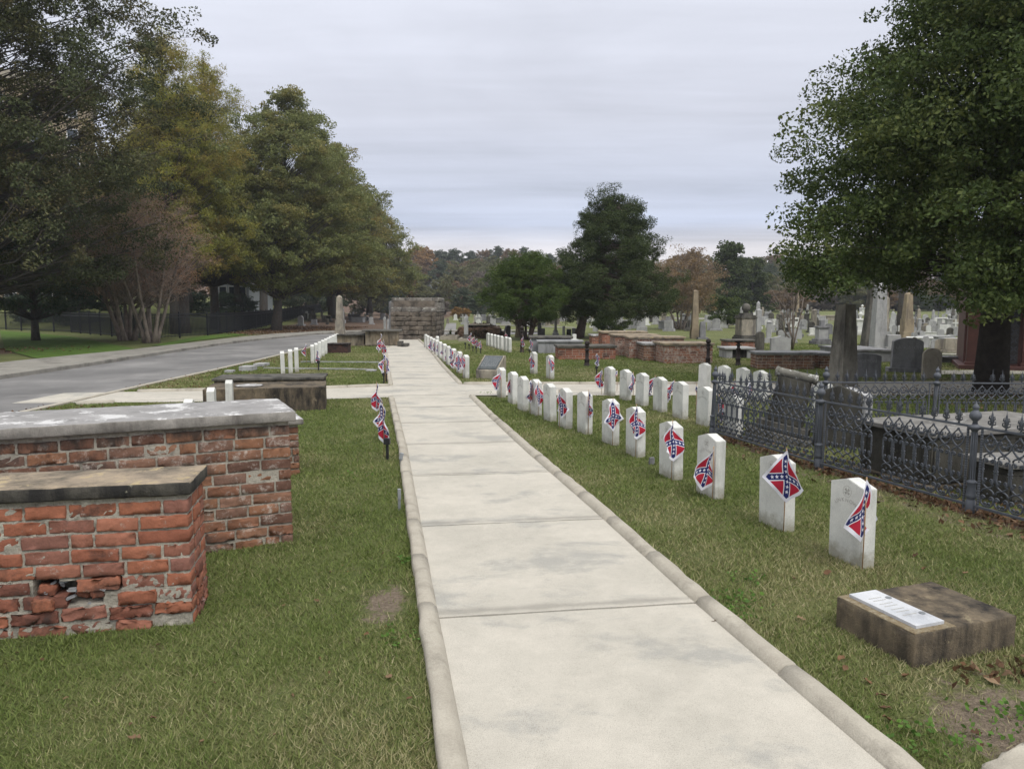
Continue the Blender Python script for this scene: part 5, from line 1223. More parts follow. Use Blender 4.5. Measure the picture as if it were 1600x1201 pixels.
# plot edging and small grey blocks near the road
for (a, b, lb) in (((412, 576), (583, 578.5), 'nearer thin pale stone edging strip across the left lawn'), ((470, 566.5), (592, 567), 'farther thin pale stone edging strip across the left lawn')):
    A, B = at(*a), at(*b); t = thing('plot_edging', lb, 'edging', A, math.atan2(B.y-A.y, B.x-A.x)); ln = (B-A).length
    mb = MB(); mb.rbox((ln/2, 0, .01), (ln/2, .035, .03), .006, (20, 3, 3), disp=.002); mb.build('strip', 'pale', t)
for (u, v, vt, wx, dp, lb) in ((357, 583, 577, 13, .2, 'smallest grey granite block by the road edge'), (383, 580, 570, 20, .45, 'middle grey granite block by the road edge'), (404, 573, 566.5, 17, .5, 'farthest grey granite block by the road edge'), (579, 581, 577, 15, .25, 'flat pale block at the end of the edging by the kerb')):
    p = at(u, v); h = hgt(p, vt)*.75; t = thing('flat_marker', lb, 'grave marker', (p.x, p.y+dp/2, 0), 0); footprint(p.x, p.y+dp/2, 0, pxw(p, wx)/2, dp/2)
    mb = MB(); mb.rbox((0, 0, h/2-.02), (pxw(p, wx)/2, dp/2, h/2+.02), .01); mb.build('block', 'pale', t)

# ---- red brown granite mausoleum on the right
p = at(1505, 577); t = thing('mausoleum', 'red brown granite mausoleum with a pierced bronze door beside the big tree', 'mausoleum', (p.x, p.y, 0), R_(-27)); W_ = 3.0
mb = MB(); mb.rbox((W_/2, 1.6, .02), (W_/2+.12, 1.75, .10), .01); mb.build('plinth', 'browngranite', t)
for x, nm in ((.18, 'pier'), (1.42, 'pier'), (2.75, 'pier')):
    mb = MB(); mb.rbox((x, .2, 1.3), (.12, .12, 1.18), .012); mb.build('pier', 'browngranite', t, bevel=0)
    mb = MB(); mb.rbox((x, .2, .15), (.155, .155, .05), .012); mb.build('pier_base', 'browngranite', t)
mb = MB(); mb.box(.05, W_-.05, .9, 3.2, .1, 2.6); mb.build('wall', 'browngranite', t)
mb = MB(); mb.rbox((W_/2, 1.6, 2.62), (W_/2+.1, 1.75, .16), .02); mb.prism([(-.15, 2.78), (W_+.15, 2.78), (W_/2, 3.3)], -.1, 3.3); mb.build('roof', 'browngranite', t)
for sx_ in (.98, 1.2):
    mb = MB(); mb.rbox((sx_, .86, 1.15), (.105, .02, 1.02), .006); d = mb.build('door_leaf', 'dark', t)
    mb = MB()
    for k2 in range(8):
        zc = .3+k2*.23
        for a_ in range(4):
            c0 = Matrix.Translation((sx_, .835, zc))@Matrix.Rotation(a_*math.pi/2, 4, 'Y'); mb.add([tuple(c0@Vector(q)) for q in ((.018, 0, .0), (.075, 0, .06), (.075, 0, .085), (.0, 0, .03))], [[0, 1, 2, 3]])
    mb.build('lattice', 'iron', t)

# ================================================================== BLACK FENCE ON THE LEFT
pf = [at(-60, 514), at(10, 516), at(112, 520), at(175, 526), at(231, 531.5)]
pb = [at(231, 531.5), at(325, 525), at(400, 513.5)]; q = at(436, 505); q2 = at(517, 486)
pb += [q, q2]
bf = thing('picket_fence', 'long black steel picket fence along the left lawns', 'fence', (pb[0].x, pb[0].y, 0))
O = Vector((pb[0].x, pb[0].y, 0)); pan = {}
def run(pts, hh=1.32):
    segs = []
    for a, b in zip(pts[:-1], pts[1:]):
        d = math.hypot(b.x-a.x, b.y-a.y); n = max(1, round(d/2.4))
        for i in range(n): segs.append((a.lerp(b, i/n), a.lerp(b, (i+1)/n)))
    for a, b in segs:
        for e in (a, b): e.z = float(H(e.x, e.y))
        ln = math.hypot(b.x-a.x, b.y-a.y); dz = b.z-a.z; mb = MB(); n = max(3, round(ln/.125)); m2 = MB()
        for i in range(1, n):
            x = ln*i/n; z0 = dz*i/n; mb.box(x-.011, x+.011, -.011, .011, z0+.06, z0+hh)
        for zz in (.12, hh-.22, hh-.06):
            mb.add([(0, -.018, zz), (ln, -.018, zz+dz), (ln, .018, zz+dz), (0, .018, zz), (0, -.018, zz+.04), (ln, -.018, zz+dz+.04), (ln, .018, zz+dz+.04), (0, .018, zz+.04)], [[3, 2, 1, 0], [4, 5, 6, 7], [0, 1, 5, 4], [1, 2, 6, 5], [2, 3, 7, 6], [3, 0, 4, 7]])
        o = mb.build('picket_panel', 'blackfence', bf); o.location = a-O; o.rotation_euler = (0, 0, math.atan2(b.y-a.y, b.x-a.x))
        m2.box(-.035, .035, -.035, .035, -.1, hh+.07); m2.frust(0, 0, hh+.07, hh+.12, .04, .002); o = m2.build('post', 'blackfence', bf); o.location = a-O
run(pf); run(pb)

# ================================================================== FAR HEADSTONES
def proto(kind, m):
    mb = MB()
    if kind == 'tab': mb.rbox((0, 0, .05), (.42, .2, .09), .02); mb.prism([(-.3, .14), (.3, .14), (.3, .75), (.2, .88), (0, .93), (-.2, .88), (-.3, .75)], -.07, .07)
    elif kind == 'round': mb.prism([(-.22, -.1), (.22, -.1)]+[(.22*math.cos(a), .62+.2*math.sin(a)) for a in [math.pi*i/8 for i in range(9)]], -.05, .05)
    elif kind == 'block': mb.rbox((0, 0, .06), (.5, .28, .12), .02); mb.rbox((0, 0, .5), (.38, .17, .32), .04); 
    elif kind == 'obel': mb.rbox((0, 0, .08), (.42, .42, .16), .02); mb.rbox((0, 0, .45), (.29, .29, .25), .02); mb.frust(0, 0, .7, 2.1, .22, .14); mb.frust(0, 0, 2.1, 2.28, .14, .01)
    elif kind == 'cross': mb.rbox((0, 0, .1), (.3, .25, .18), .02); mb.box(-.06, .06, -.06, .06, .25, 1.35); mb.box(-.3, -.063, -.05, .05, .95, 1.07); mb.box(.063, .3, -.05, .05, .95, 1.07)
    elif kind == 'urn': mb.rbox((0, 0, .1), (.38, .38, .2), .02); mb.rbox((0, 0, .65), (.25, .25, .4), .02); mb.rbox((0, 0, 1.1), (.32, .32, .06), .02); mb.lathe(0, 0, [(.08, 1.15), (.06, 1.22), (.17, 1.4), (.19, 1.5), (.08, 1.6), (.01, 1.7)], 10)
    elif kind == 'slab': mb.rbox((0, 0, .25), (.95, .42, .3), .02); mb.rbox((0, 0, .60), (1.05, .5, .05), .02)
    elif kind == 'pil': mb.rbox((0, 0, .1), (.3, .3, .2), .02); mb.frust(0, 0, .3, 1.35, .16, .15); mb.frust(0, 0, 1.35, 1.45, .2, .05)
    return mb.mesh('stone', m)
KN = {'tab': ('headstone', 'shouldered headstone'), 'round': ('headstone', 'round topped headstone'), 'block': ('headstone', 'block headstone'), 'obel': ('obelisk', 'obelisk on a pedestal'), 'cross': ('stone_cross', 'stone cross'), 'urn': ('urn_monument', 'pedestal with an urn'), 'slab': ('box_tomb', 'low box tomb'), 'pil': ('pillar', 'square pillar')}
MN = {'pale': 'pale', 'grey': 'grey', 'marble': 'white', 'cream': 'cream', 'darkstone': 'dark stained'}
PR = {}
def far(kind, m, u, v, zone, sc=1, rz=None):
    if (kind, m) not in PR: PR[(kind, m)] = proto(kind, m)
    p = at(u, v)
    if p.y > 165: return
    nm, desc = KN[kind]; t = bpy.data.objects.new(nm, PR[(kind, m)]); link(t); t.location = p
    t.rotation_euler = (random.gauss(0, .02), random.gauss(0, .025), random.gauss(-.25, .12) if rz is None else rz); t.scale = (sc, sc, sc*random.uniform(.85, 1.2))
    tag(t, 'small %s %s %s' % (MN[m], desc, zone), 'box tomb' if kind == 'slab' else ('headstone' if nm == 'headstone' else nm.replace('_', ' ')), '%s %ss %s' % (MN[m], desc, zone))
random.seed(21)
ks = ['tab', 'round', 'round', 'block', 'tab', 'obel', 'urn', 'slab', 'pil', 'cross', 'block', 'tab']; ms = ['pale', 'grey', 'marble', 'cream', 'pale', 'darkstone', 'pale']
def zonefill(n, u0, u1, v0, v1, zone, sc=1.0, kk=ks, pw=1.4, mm=ms, keep=None):
    pl = []; tries = 0
    while len(pl) < n and tries < n*30:
        tries += 1
        u = random.uniform(u0, u1); v = v0+(v1-v0)*random.random()**pw
        if keep and not keep(u, v): continue
        if any(abs(u-a) < 3.5*(1+(v-490)/30) and abs(v-b) < 2.2 for a, b in pl): continue
        pl.append((u, v)); far(random.choice(kk), random.choice(mm), u, v, zone, sc*random.uniform(.75, 1.05))
zonefill(46, 900, 1080, 501, 520, 'in the field behind the brick tombs', .95)
zonefill(24, 745, 880, 498, 514, 'on the lawn behind the round cedar', .9)
zonefill(42, 1100, 1290, 500, 517, 'around and behind the ball monument', .95)
zonefill(26, 1100, 1290, 488, 497, 'on the rise beyond the ball monument', .85)
zonefill(18, 1190, 1300, 519, 541, 'between ball monument and truncated obelisk', .72)
zonefill(80, 1325, 1500, 499, 524, 'in the field under the big tree', .75, kk=['tab', 'round', 'round', 'block', 'tab', 'urn', 'slab', 'pil', 'cross', 'block', 'obel'], keep=lambda u, v: not 1345 < u < 1380)
zonefill(24, 1385, 1500, 524, 552, 'right of the twin obelisks', .6, kk=['tab', 'round', 'block', 'slab', 'tab', 'round'], keep=lambda u, v: not (1405 < u < 1425))
zonefill(8, 1325, 1500, 490, 497, 'on the farthest row under the big tree', .9)
zonefill(26, 470, 610, 494, 509, 'in the leafy plot by the vault', .85, kk=['tab', 'round', 'block', 'pil', 'slab', 'round'], mm=['grey', 'pale', 'darkstone', 'darkstone'])
far('tab', 'pale', 470, 509, 'standing alone near the black fence', .9)
far('round', 'darkstone', 490, 499, 'tilted beside the black fence', 1.1)
zonefill(9, 688, 760, 500, 508, 'beside the sunken path', .7, kk=['round', 'tab', 'pil', 'cross'])

# ================================================================== BUILDINGS FAR BEHIND
def house(name, label, u0, u1, vb, vt, Yd, dep, m, roofm='shingle', gable=True):
    x0 = (u0-800)/F*Yd; x1 = (u1-800)/F*Yd; d = ray(800, vb); z0 = EYE+d.z/d.y*Yd; d = ray(800, vt); z1 = EYE+d.z/d.y*Yd
    g = float(H((x0+x1)/2, Yd)); t = thing(name, label, 'house', ((x0+x1)/2, Yd, g), 0); w_ = (x1-x0)/2; he = (z1-g)*.68
    mb = MB(); mb.box(-w_, w_, 0, dep, -3, he)
    mb.prism([(-w_, he+.002), (w_, he+.002), (0, z1-g-.15)], 0, dep); mb.build('wall', m, t)
    mb = MB()
    for s in (-1, 1): mb.add([(0, -.4, z1-g), (0, dep+.4, z1-g), (s*(w_+.4), dep+.4, he-.1), (s*(w_+.4), -.4, he-.1), (0, -.4, z1-g-.14), (0, dep+.4, z1-g-.14), (s*(w_+.4), dep+.4, he-.24), (s*(w_+.4), -.4, he-.24)], [[0, 1, 2, 3], [7, 6, 5, 4], [0, 3, 7, 4], [2, 1, 5, 6], [3, 2, 6, 7], [1, 0, 4, 5]])
    fix(mb.build('roof', roofm, t))
    for i in range(3):
        for lv in (.25, .62):
            x = -w_*.6+w_*.6*i; wnd = MB(); wnd.rbox((x, -.03, he*lv+.2), (.5, .05, .75), .02); f_ = wnd.build('window', 'white', t)
            g_ = MB(); g_.box(x-.4, x+.4, -.10, -.083, he*lv-.42, he*lv+.82); g_.build('pane', 'glass', f_)
    return t
house('gabled_house', 'pale gabled house glimpsed between far trees above the stone vault', 668, 688, 470, 437, 150, 8, 'palegreypaint')
house('blue_white_house', 'pale house with a grey roof behind the left trees', 342, 392, 480, 424, 92, 9, 'palegreypaint')
t = thing('apartment_tower', 'tall tan apartment tower hidden behind the left trees', 'building', (-56, 84, 0), R_(28)); mb = MB(); mb.box(-13, 8.5, 0, 16, -2, 26.6); mb.build('wall', 'tan', t)
mb = MB(); mb.box(-13.4, 8.9, -.4, 16.4, 26.603, 27.5); mb.build('parapet', 'cream', t)
for fl_ in range(8):
    for i in range(6):
        x = -11+i*3.5; mb = MB(); mb.box(x-.6, x+.6, -.08, -.002, 1.4+fl_*3.1, 3.3+fl_*3.1); f_ = mb.build('window', 'white', t)
        mb = MB(); mb.box(x-.5, x+.5, -.13, -.083, 1.5+fl_*3.1, 3.2+fl_*3.1); mb.build('pane', 'glass', f_)

# ================================================================== TREES
def holly_shape(c):           # the crown leans out low on its left side and draws in towards the top
    yy = c[:, 1]+14.2; d_ = (c[:, 0]+9.25)/yy; e_ = (c[:, 2]-EYE)/yy
    left = np.interp(e_, [-.02, .05, .12, .19, .25, .34, .45], [.415, .385, .375, .385, .43, .485, .56])
    low = np.interp(d_, [.36, .42, .47, .56, .62, .66], [.045, .03, .045, .05, .01, -.03])
    return (d_ > left) & (e_ > low-.01)
holly = make_tree(101, 11.5, 1.6, 4.5, [(0, 1.0), (.1, 1.05), (.24, 1.0), (.42, .84), (.6, .64), (.8, .45), (1, .2)], 1000, 430000, .078, 'holly', 'barkdark', .27, .66, lump=.05, sub=10, subr=.25, squash=.7, shell=.42, twig=2, branch=.6, topz=.9, upsweep=.0, flare=1.15, aspect=.55, bk=.4, zmin=2.3, cut=holly_shape)
put_tree('evergreen_tree', 'huge dense dark green broadleaf evergreen on the right, its skirt hanging over the monuments', holly, (9.25, 14.2, 0))
lo = make_tree(102, 19.5, 2.6, 8.3, [(0, .65), (.15, .92), (.4, 1), (.65, .95), (.85, .8), (1, .45)], 860, 350000, .12, 'liveoak', 'bark', .36, .82, lump=.08, squash=.8, shell=.4, twig=3, topz=.85, upsweep=.5, bsag=0.02, cut=lambda c: ~((abs((c[:, 0]-21.2)/(c[:, 1]+28)*F+800-62) < 17) & (abs(V0-(c[:, 2]-EYE)/(c[:, 1]+28)*F-120-95) < 13)))
put_tree('oak_tree', 'big dark green oak filling the upper left corner over the lawn', lo, (-21.2, 28.0, 0))
lo2 = make_tree(103, 9.6, 1.5, 4.9, [(0, .8), (.2, 1), (.5, .9), (.8, .6), (1, .2)], 200, 70000, .13, 'bluegreen', 'bark', .16, .8, squash=.5, shell=.3, twig=2, upsweep=.4)
put_tree('small_oak_tree', 'lower dull green tree beneath the big oak at the left edge', lo2, (-23.5, 36.5, 0))
cy_ = make_tree(104, 19.6, 4.2, 5.4, [(0, .9), (.2, 1), (.45, .8), (.7, .5), (.88, .26), (1, .05)], 560, 120000, .15, 'cypress', 'bark', .26, .62, squash=.7, droop=.5, shell=.25, twig=2, topz=1, upsweep=.7, aspect=.28, lump=.12)
put_tree('cypress_tree', 'tall feathery yellow green cypress peaking left of the sky', cy_, (-20.9, 46, float(H(-20.9, 46))), 0, (1, 1, .93))
t = copy_tree([o for o in C.objects if o.name == 'cypress_tree'][0]); t.location = (-22.0, 55, float(H(-22, 55))); t.rotation_euler = (0, 0, 2.2); t.scale = (1.12, 1.12, 1.0); t['label'] = 'second yellow green cypress with a browner rounded peak, nearer the open sky'
oak = make_tree(105, 16.6, 3.0, 6.2, [(0, .6), (.12, .95), (.35, 1), (.6, .85), (.85, .5), (1, .15)], 620, 190000, .16, 'oak', 'bark', .30, .80, offs=(1.6, 0), lump=.10, bk=.8, squash=.55, shell=.35, twig=2, upsweep=.6)
p = at(425, 516); put_tree('oak_tree', 'broad olive green oak with a dark trunk standing beside the pavement', oak, (p.x+.3, p.y, p.z), 1.0, (1, 1, 1))
oak2 = make_tree(106, 17.0, 2.6, 7.2, [(0, .7), (.15, 1), (.4, .95), (.65, .72), (.85, .4), (1, .1)], 560, 160000, .20, 'oakgold', 'bark', .32, .95, lump=.10, bk=.8, squash=.55, shell=.35, twig=1, upsweep=.6)
put_tree('oak_tree', 'golden olive oak right of the broad one, edge against the sky', oak2, (-18.4, 76, 1.0), .5, (1, 1, .98))
t = put_tree('oak_tree', 'darker green tree at the right end of the left tree row', make_tree(107, 12.8, 2.2, 6.0, [(0, .7), (.2, 1), (.5, .85), (.8, .45), (1, .12)], 360, 90000, .22, 'oak', 'bark', .28, .95, shell=.3, twig=1, bk=.7), (-17.2, 90, 1.1), 0)
put_tree('oak_tree', 'green oak behind the cypress filling the gap above the fence', oak, (-27, 62, 2.2), 2.4, (1, 1, .95))
put_tree('oak_tree', 'golden oak far back behind the black fence', oak2, (-31, 84, 2.4), 4.0, (1, 1, .9))
put_tree('oak_tree', 'bushy golden tree in the depth between two left oaks', oak2, (-24.6, 100, 1.8), 5.0, (.9, .9, .75))
put_tree('small_oak_tree', 'low green tree behind the fence by the crape myrtle', lo2, (-28.5, 52, 1.5), 1.5, (1, 1, .8))
put_tree('small_oak_tree', 'low dark tree deep behind the fence corner', lo2, (-34, 62, 2.2), 3.5, (1.1, 1.1, 1))
cm_ = make_tree(108, 7.3, 2.4, 3.3, [(0, .6), (.25, 1), (.6, .95), (.85, .7), (1, .3)], 230, 26000, .075, 'rusty', 'barkpale', .16, .55, stems=7, spread=1.7, squash=.8, shell=.2, twig=7, topz=.72, upsweep=.9, aspect=.35)
p = at(200, 532); put_tree('crape_myrtle', 'multi stemmed crape myrtle with rusty seed heads by the fence corner', cm_, p, 0, (1.18, 1.1, 1), group='crape myrtles by the fence corner')
p = at(226, 536); t = put_tree('crape_myrtle', 'slimmer crape myrtle leaning right at the fence corner', cm_, (p.x+.2, p.y+.2, p.z), 2.0, (.95, .95, .92), group='crape myrtles by the fence corner')
for (u, v, lb, s) in ((272, 522, 'brown tree trunk just behind the fence right of the crape myrtles', 1), (404, 505, 'thick trunk behind the fence left of the broad oak', 1.2)):
    p = at(u, v); p.y += 1.5; mb = MB(); mb.tube([(0, 0, -.3), (0, 0, 1), (.1, 0, 4), (.2, .1, 9)], [.42*s, .33*s, .29*s, .2*s], 12)
    q_ = make_tree(130+int(s*5), 13, 5.5, 4.5, [(0, .7), (.4, 1), (.8, .7), (1, .3)], 90, 26000, .22, 'oak' if s == 1 else 'bluegreen', 'bark', .2, 1.1)[1]
    put_tree('tree', lb, (mb.mesh('trunk', 'bark', True), q_), p)
ced = make_tree(109, 7.55, 1.2, 4.0, [(0, .86), (.12, 1.0), (.3, .90), (.5, .72), (.7, .56), (.88, .36), (1, .10)], 440, 280000, .085, 'cedar', 'barkred', .22, .50, lump=.13, squash=.8, shell=.35, twig=1, topz=.95, upsweep=-.25, droop=-.25, aspect=.4, offs=(1.75, 0))
p = at(906, 528); put_tree('cedar_tree', 'large dark jagged cedar in the middle of the graveyard', ced, (p.x-.1, p.y, p.z))
cr_ = make_tree(110, 4.2, .95, 2.3, [(0, .55), (.15, .88), (.4, 1), (.7, .82), (.9, .5), (1, .2)], 260, 160000, .065, 'cedarround', 'barkred', .13, .38, stems=8, spread=.9, lump=.05, squash=.8, shell=.45, topz=.5, droop=-.2, aspect=.4)
p = at(820, 529); put_tree('round_cedar', 'rounded brighter green cedar with fanning stems left of the jagged cedar', cr_, (p.x+.05, p.y-1.2, p.z))
low = make_tree(111, 2.1, .25, 1.3, [(0, .8), (.4, 1), (1, .4)], 60, 12000, .11, 'holly', 'barkdark', .07, .35, twig=0)
p = at(958, 522); put_tree('magnolia_bush', 'low glossy dark bush beneath the right side of the jagged cedar', low, (p.x, p.y+.5, p.z), cat='bush')
p = at(1136, 512); put_tree('dark_bush', 'dark green rounded bush left of the ball monument', low, p, 1, (1.1, 1.1, 1.25), cat='bush')
cr2 = make_tree(112, 6.4, 1.9, 3.5, [(0, .6), (.3, 1), (.65, .9), (1, .35)], 170, 24000, .12, 'autumn', 'barkpale', .14, .65, stems=6, spread=1.8, shell=.2, twig=6, squash=.8, topz=.7, upsweep=.8)
p = at(1062, 515); put_tree('crape_myrtle', 'bare limbed crape myrtle with orange leaves behind the tall tan obelisk', cr2, p, 0, (.95, .95, .88))
p = at(752, 503); 
mb = MB(); rr_ = random.Random(5)
for i in range(7):
    a = rr_.uniform(0, 6.28); l = rr_.uniform(1.6, 3.4); pts = [Vector((0, 0, 0))]; d = Vector((math.cos(a)*.25, math.sin(a)*.25, 1))
    for k2 in range(5): pts.append(pts[-1]+d*l/5+Vector((rr_.gauss(0, .05), rr_.gauss(0, .05), 0)))
    mb.tube(pts, [.035, .03, .024, .018, .012, .006], 5)
    for k2 in range(12):
        b_ = pts[rr_.randint(2, 5)]; e = b_+Vector((rr_.gauss(0, .3), rr_.gauss(0, .3), rr_.uniform(.2, .8))); mb.tube([b_, b_.lerp(e, .5)+Vector((0, 0, .05)), e], [.010, .007, .003], 3)
sap = mb.mesh('trunk', 'barkpale', True); p = at(1238, 547); t = thing('bare_sapling', 'bare leafless sapling with thin pale stems behind the brick tomb', 'tree', p); link(bpy.data.objects.new('trunk', sap), t)
# trees beyond the graveyard: five crowns of different make, many copies each standing in its own place
farm = {}
for i, (k_, m_, hh, R__, pr) in enumerate([('fardark', 'fardark', 14, 5.5, [(0, .7), (.25, 1), (.6, .85), (.85, .5), (1, .2)]), ('farolive', 'farolive', 14, 6, [(0, .6), (.3, 1), (.65, .9), (.9, .5), (1, .2)]), ('farbrown', 'farbrown', 13, 5.5, [(0, .6), (.3, 1), (.7, .85), (1, .3)]), ('farorange', 'farorange', 12, 4.5, [(0, .6), (.3, 1), (.7, .85), (1, .3)]), ('fargrey', 'fargrey', 9, 5, [(0, .5), (.4, 1), (.8, .8), (1, .4)]), ('farcedar', 'cedar', 12, 4, [(0, .9), (.3, .9), (.6, .6), (.85, .35), (1, .08)])]):
    farm[k_] = make_tree(140+i, hh, hh*.08, R__, pr, 130, 22000, .42, m_, 'bark', .28, 1.15, shell=.4, squash=.65, lump=.2, branch=.5, aspect=.6)
FH = {'fardark': (14, 5.5), 'farolive': (14, 6), 'farbrown': (13, 5.5), 'farorange': (12, 4.5), 'fargrey': (9, 5), 'farcedar': (12, 4)}
FLB = {'fardark': 'dark green', 'farolive': 'olive green', 'farbrown': 'russet brown', 'farorange': 'orange', 'fargrey': 'bare grey', 'farcedar': 'dark conical'}
def ftree(k_, u, vt, Yd, wpx, zone, label=None):
    x = (u-800)/F*Yd; g = float(H(x, Yd)); d = ray(800, vt); zt = EYE+d.z/d.y*Yd; h, R__ = FH[k_]; s = (zt-g)/h; sx2 = wpx/F*Yd/R__
    put_tree('far_tree', label or '%s tree %s' % (FLB[k_], zone), farm[k_], (x, Yd, g), random.uniform(0, 6.28), (sx2, sx2, s), group='trees %s' % zone)
random.seed(31)
z1 = 'on the ridge above the stone vault'; z2 = 'on the ridge right of the jagged cedar'; z3 = 'in the distance behind the big evergreen'; z4 = 'in the hollow left of the round cedar'
for (u, vt, k_, w_) in [(630, 392, 'farbrown', 22), (652, 383, 'farorange', 14), (668, 385, 'farorange', 13), (690, 393, 'fardark', 22), (712, 391, 'fardark', 20), (735, 394, 'fardark', 20), (757, 390, 'farbrown', 16), (778, 387, 'fardark', 18), (800, 389, 'farbrown', 18), (818, 388, 'fardark', 16), (838, 394, 'farolive', 18), (858, 398, 'fardark', 16), (880, 400, 'farolive', 18)]:
    ftree(k_, u, vt, random.uniform(205, 235), w_*1.15, z1)
for (u, vt, k_, w_) in [(645, 410, 'farolive', 20), (664, 420, 'farbrown', 16), (690, 408, 'fardark', 22), (716, 412, 'fardark', 20), (742, 406, 'farolive', 22), (770, 402, 'farolive', 22), (800, 405, 'fardark', 20), (830, 410, 'farolive', 20)]:
    ftree(k_, u, vt, random.uniform(165, 185), w_*1.1, z4)
for (u, vt, k_, w_, Yd) in [(703, 432, 'farolive', 14, 125), (724, 450, 'fardark', 20, 105), (752, 425, 'fargrey', 20, 130), (775, 430, 'fardark', 18, 118), (660, 440, 'farolive', 18, 128), (640, 425, 'farbrown', 20, 130), (688, 468, 'fargrey', 16, 98), (745, 462, 'fardark', 18, 92), (786, 455, 'fardark', 18, 100), (620, 430, 'fardark', 22, 120), (600, 420, 'farolive', 24, 128)]:
    ftree(k_, u, vt, Yd, w_, z4)
for i in range(36):
    u = 596+i*18.5+random.uniform(-6, 6); k_ = random.choice(['fardark', 'farolive', 'fardark', 'farolive', 'farbrown', 'fargrey'])
    ftree(k_, u, random.uniform(425, 452) if k_ != 'fargrey' else random.uniform(450, 462), random.uniform(122, 148), random.uniform(17, 23), 'at the foot of the wooded rise')
for i in range(30):
    u = 606+i*22+random.uniform(-6, 6); ftree(random.choice(['fardark', 'farolive', 'farbrown', 'farolive']), u, random.uniform(402, 418), random.uniform(155, 185), random.uniform(20, 25), 'half way up the wooded rise')
ftree('farorange', 714, 479, 84, 9, z4, 'low flame orange bush beside the sunken path'); ftree('farorange', 728, 481, 86, 8, z4, 'smaller orange bush right of the flame orange one')
for (u, vt, k_, w_, Yd) in [(1058, 398, 'farbrown', 24, 190), (1080, 391, 'farbrown', 20, 185), (1100, 402, 'farolive', 18, 190), (1180, 402, 'farolive', 22, 200), (1205, 398, 'farbrown', 22, 205), (1228, 401, 'fardark', 20, 200), (1250, 402, 'farbrown', 20, 205), (1275, 404, 'fardark', 22, 200), (1050, 420, 'farorange', 15, 150), (1075, 412, 'farorange', 16, 150), (1100, 425, 'farolive', 18, 140), (1165, 412, 'fardark', 24, 150), (1195, 415, 'fardark', 26, 145), (1225, 420, 'farolive', 24, 150), (1255, 425, 'fardark', 24, 140), (1190, 450, 'fardark', 24, 120), (1155, 452, 'farolive', 18, 118), (1000, 430, 'farbrown', 20, 140), (1030, 440, 'fargrey', 18, 120), (970, 440, 'farolive', 22, 150), (930, 430, 'fardark', 22, 150), (890, 430, 'farolive', 22, 150), (855, 440, 'fardark', 22, 140)]:
    ftree(k_, u, vt, Yd, w_*1.1, z2)
ftree('farcedar', 1136, 380, 92, 36, z2, 'tall shaggy dark cedar between the tall tan obelisk and the ball monument')
ftree('farcedar', 1172, 405, 98, 30, z2, 'shorter dark cedar just left of the russet dome tree')
ftree('farolive', 1112, 455, 88, 14, z2, 'yellow green bush right of the tall tan obelisk'); ftree('farbrown', 1232, 451, 108, 30, z2, 'low russet dome tree beyond the bare sapling')
for (u, vt, k_, w_, Yd) in [(1300, 445, 'farolive', 26, 130), (1340, 452, 'fargrey', 26, 125), (1375, 448, 'farbrown', 22, 130), (1400, 455, 'farorange', 14, 122), (1430, 458, 'farolive', 22, 120), (1465, 462, 'fardark', 26, 118), (1500, 452, 'farbrown', 24, 122), (1535, 455, 'fardark', 26, 125), (1575, 445, 'farbrown', 26, 125), (1610, 440, 'farolive', 28, 130), (1450, 440, 'farbrown', 26, 150), (1400, 435, 'fardark', 28, 155), (1500, 430, 'fardark', 28, 150), (1340, 430, 'farolive', 28, 160), (1560, 425, 'fardark', 30, 150), (1610, 415, 'farbrown', 30, 160), (1300, 420, 'farbrown', 28, 170)]:
    ftree(k_, u, vt, Yd, w_*1.1, z3)
p = at(1407, 522); mb = MB(); mb.tube([(0, 0, -.3), (0, 0, 2), (.1, 0, 6)], [.3, .22, .16], 10)
q_ = make_tree(133, 9, 4, 3, [(0, .7), (.4, 1), (1, .4)], 50, 9000, .25, 'farbrown', 'bark', .2, 1.0)[1]; put_tree('tree', 'tall brown trunk between thin cream and tan obelisks', (mb.mesh('trunk', 'bark', True), q_), p)
for i in range(14):
    ftree(random.choice(['fardark', 'farolive', 'farbrown', 'fargrey']), 1205+i*24+random.uniform(-6, 6), random.uniform(440, 456), random.uniform(112, 128), 24, z3)
for i in range(16):
    ftree(random.choice(['fardark', 'farolive', 'farbrown', 'farolive']), 1215+i*27+random.uniform(-6, 6), random.uniform(404, 424), random.uniform(170, 200), 27, z3)
z5 = 'in the depth behind the left black fence'
for (u, vt, k_, w_, Yd) in [(40, 330, 'fardark', 60, 75), (120, 350, 'farolive', 60, 78), (200, 340, 'fardark', 60, 82), (290, 350, 'farolive', 55, 84), (345, 395, 'farbrown', 20, 100), (440, 380, 'fardark', 40, 110), (520, 370, 'fardark', 40, 120), (575, 400, 'farolive', 34, 125), (480, 360, 'farolive', 45, 130)]:
    ftree(k_, u, vt, Yd, w_, z5)
hedge = make_tree(150, 2.6, 0, 1.5, [(0, 1), (.6, 1), (1, .6)], 70, 14000, .14, 'bluegreen', 'bark', .05, .5)
for (u, v, lb) in ((300, 492, 'clipped dark hedge behind the fence right of the crape myrtles'), (345, 490, 'second clipped hedge behind the fence'), (120, 505, 'shrub behind the fence under the left trees'), (60, 505, 'shrub behind the fence at the far left'), (380, 488, 'shrub behind the fence below the pale house')):
    p = at(u, v); put_tree('shrub', lb, hedge, p, u, (1.2, 1, .8), cat='shrub')

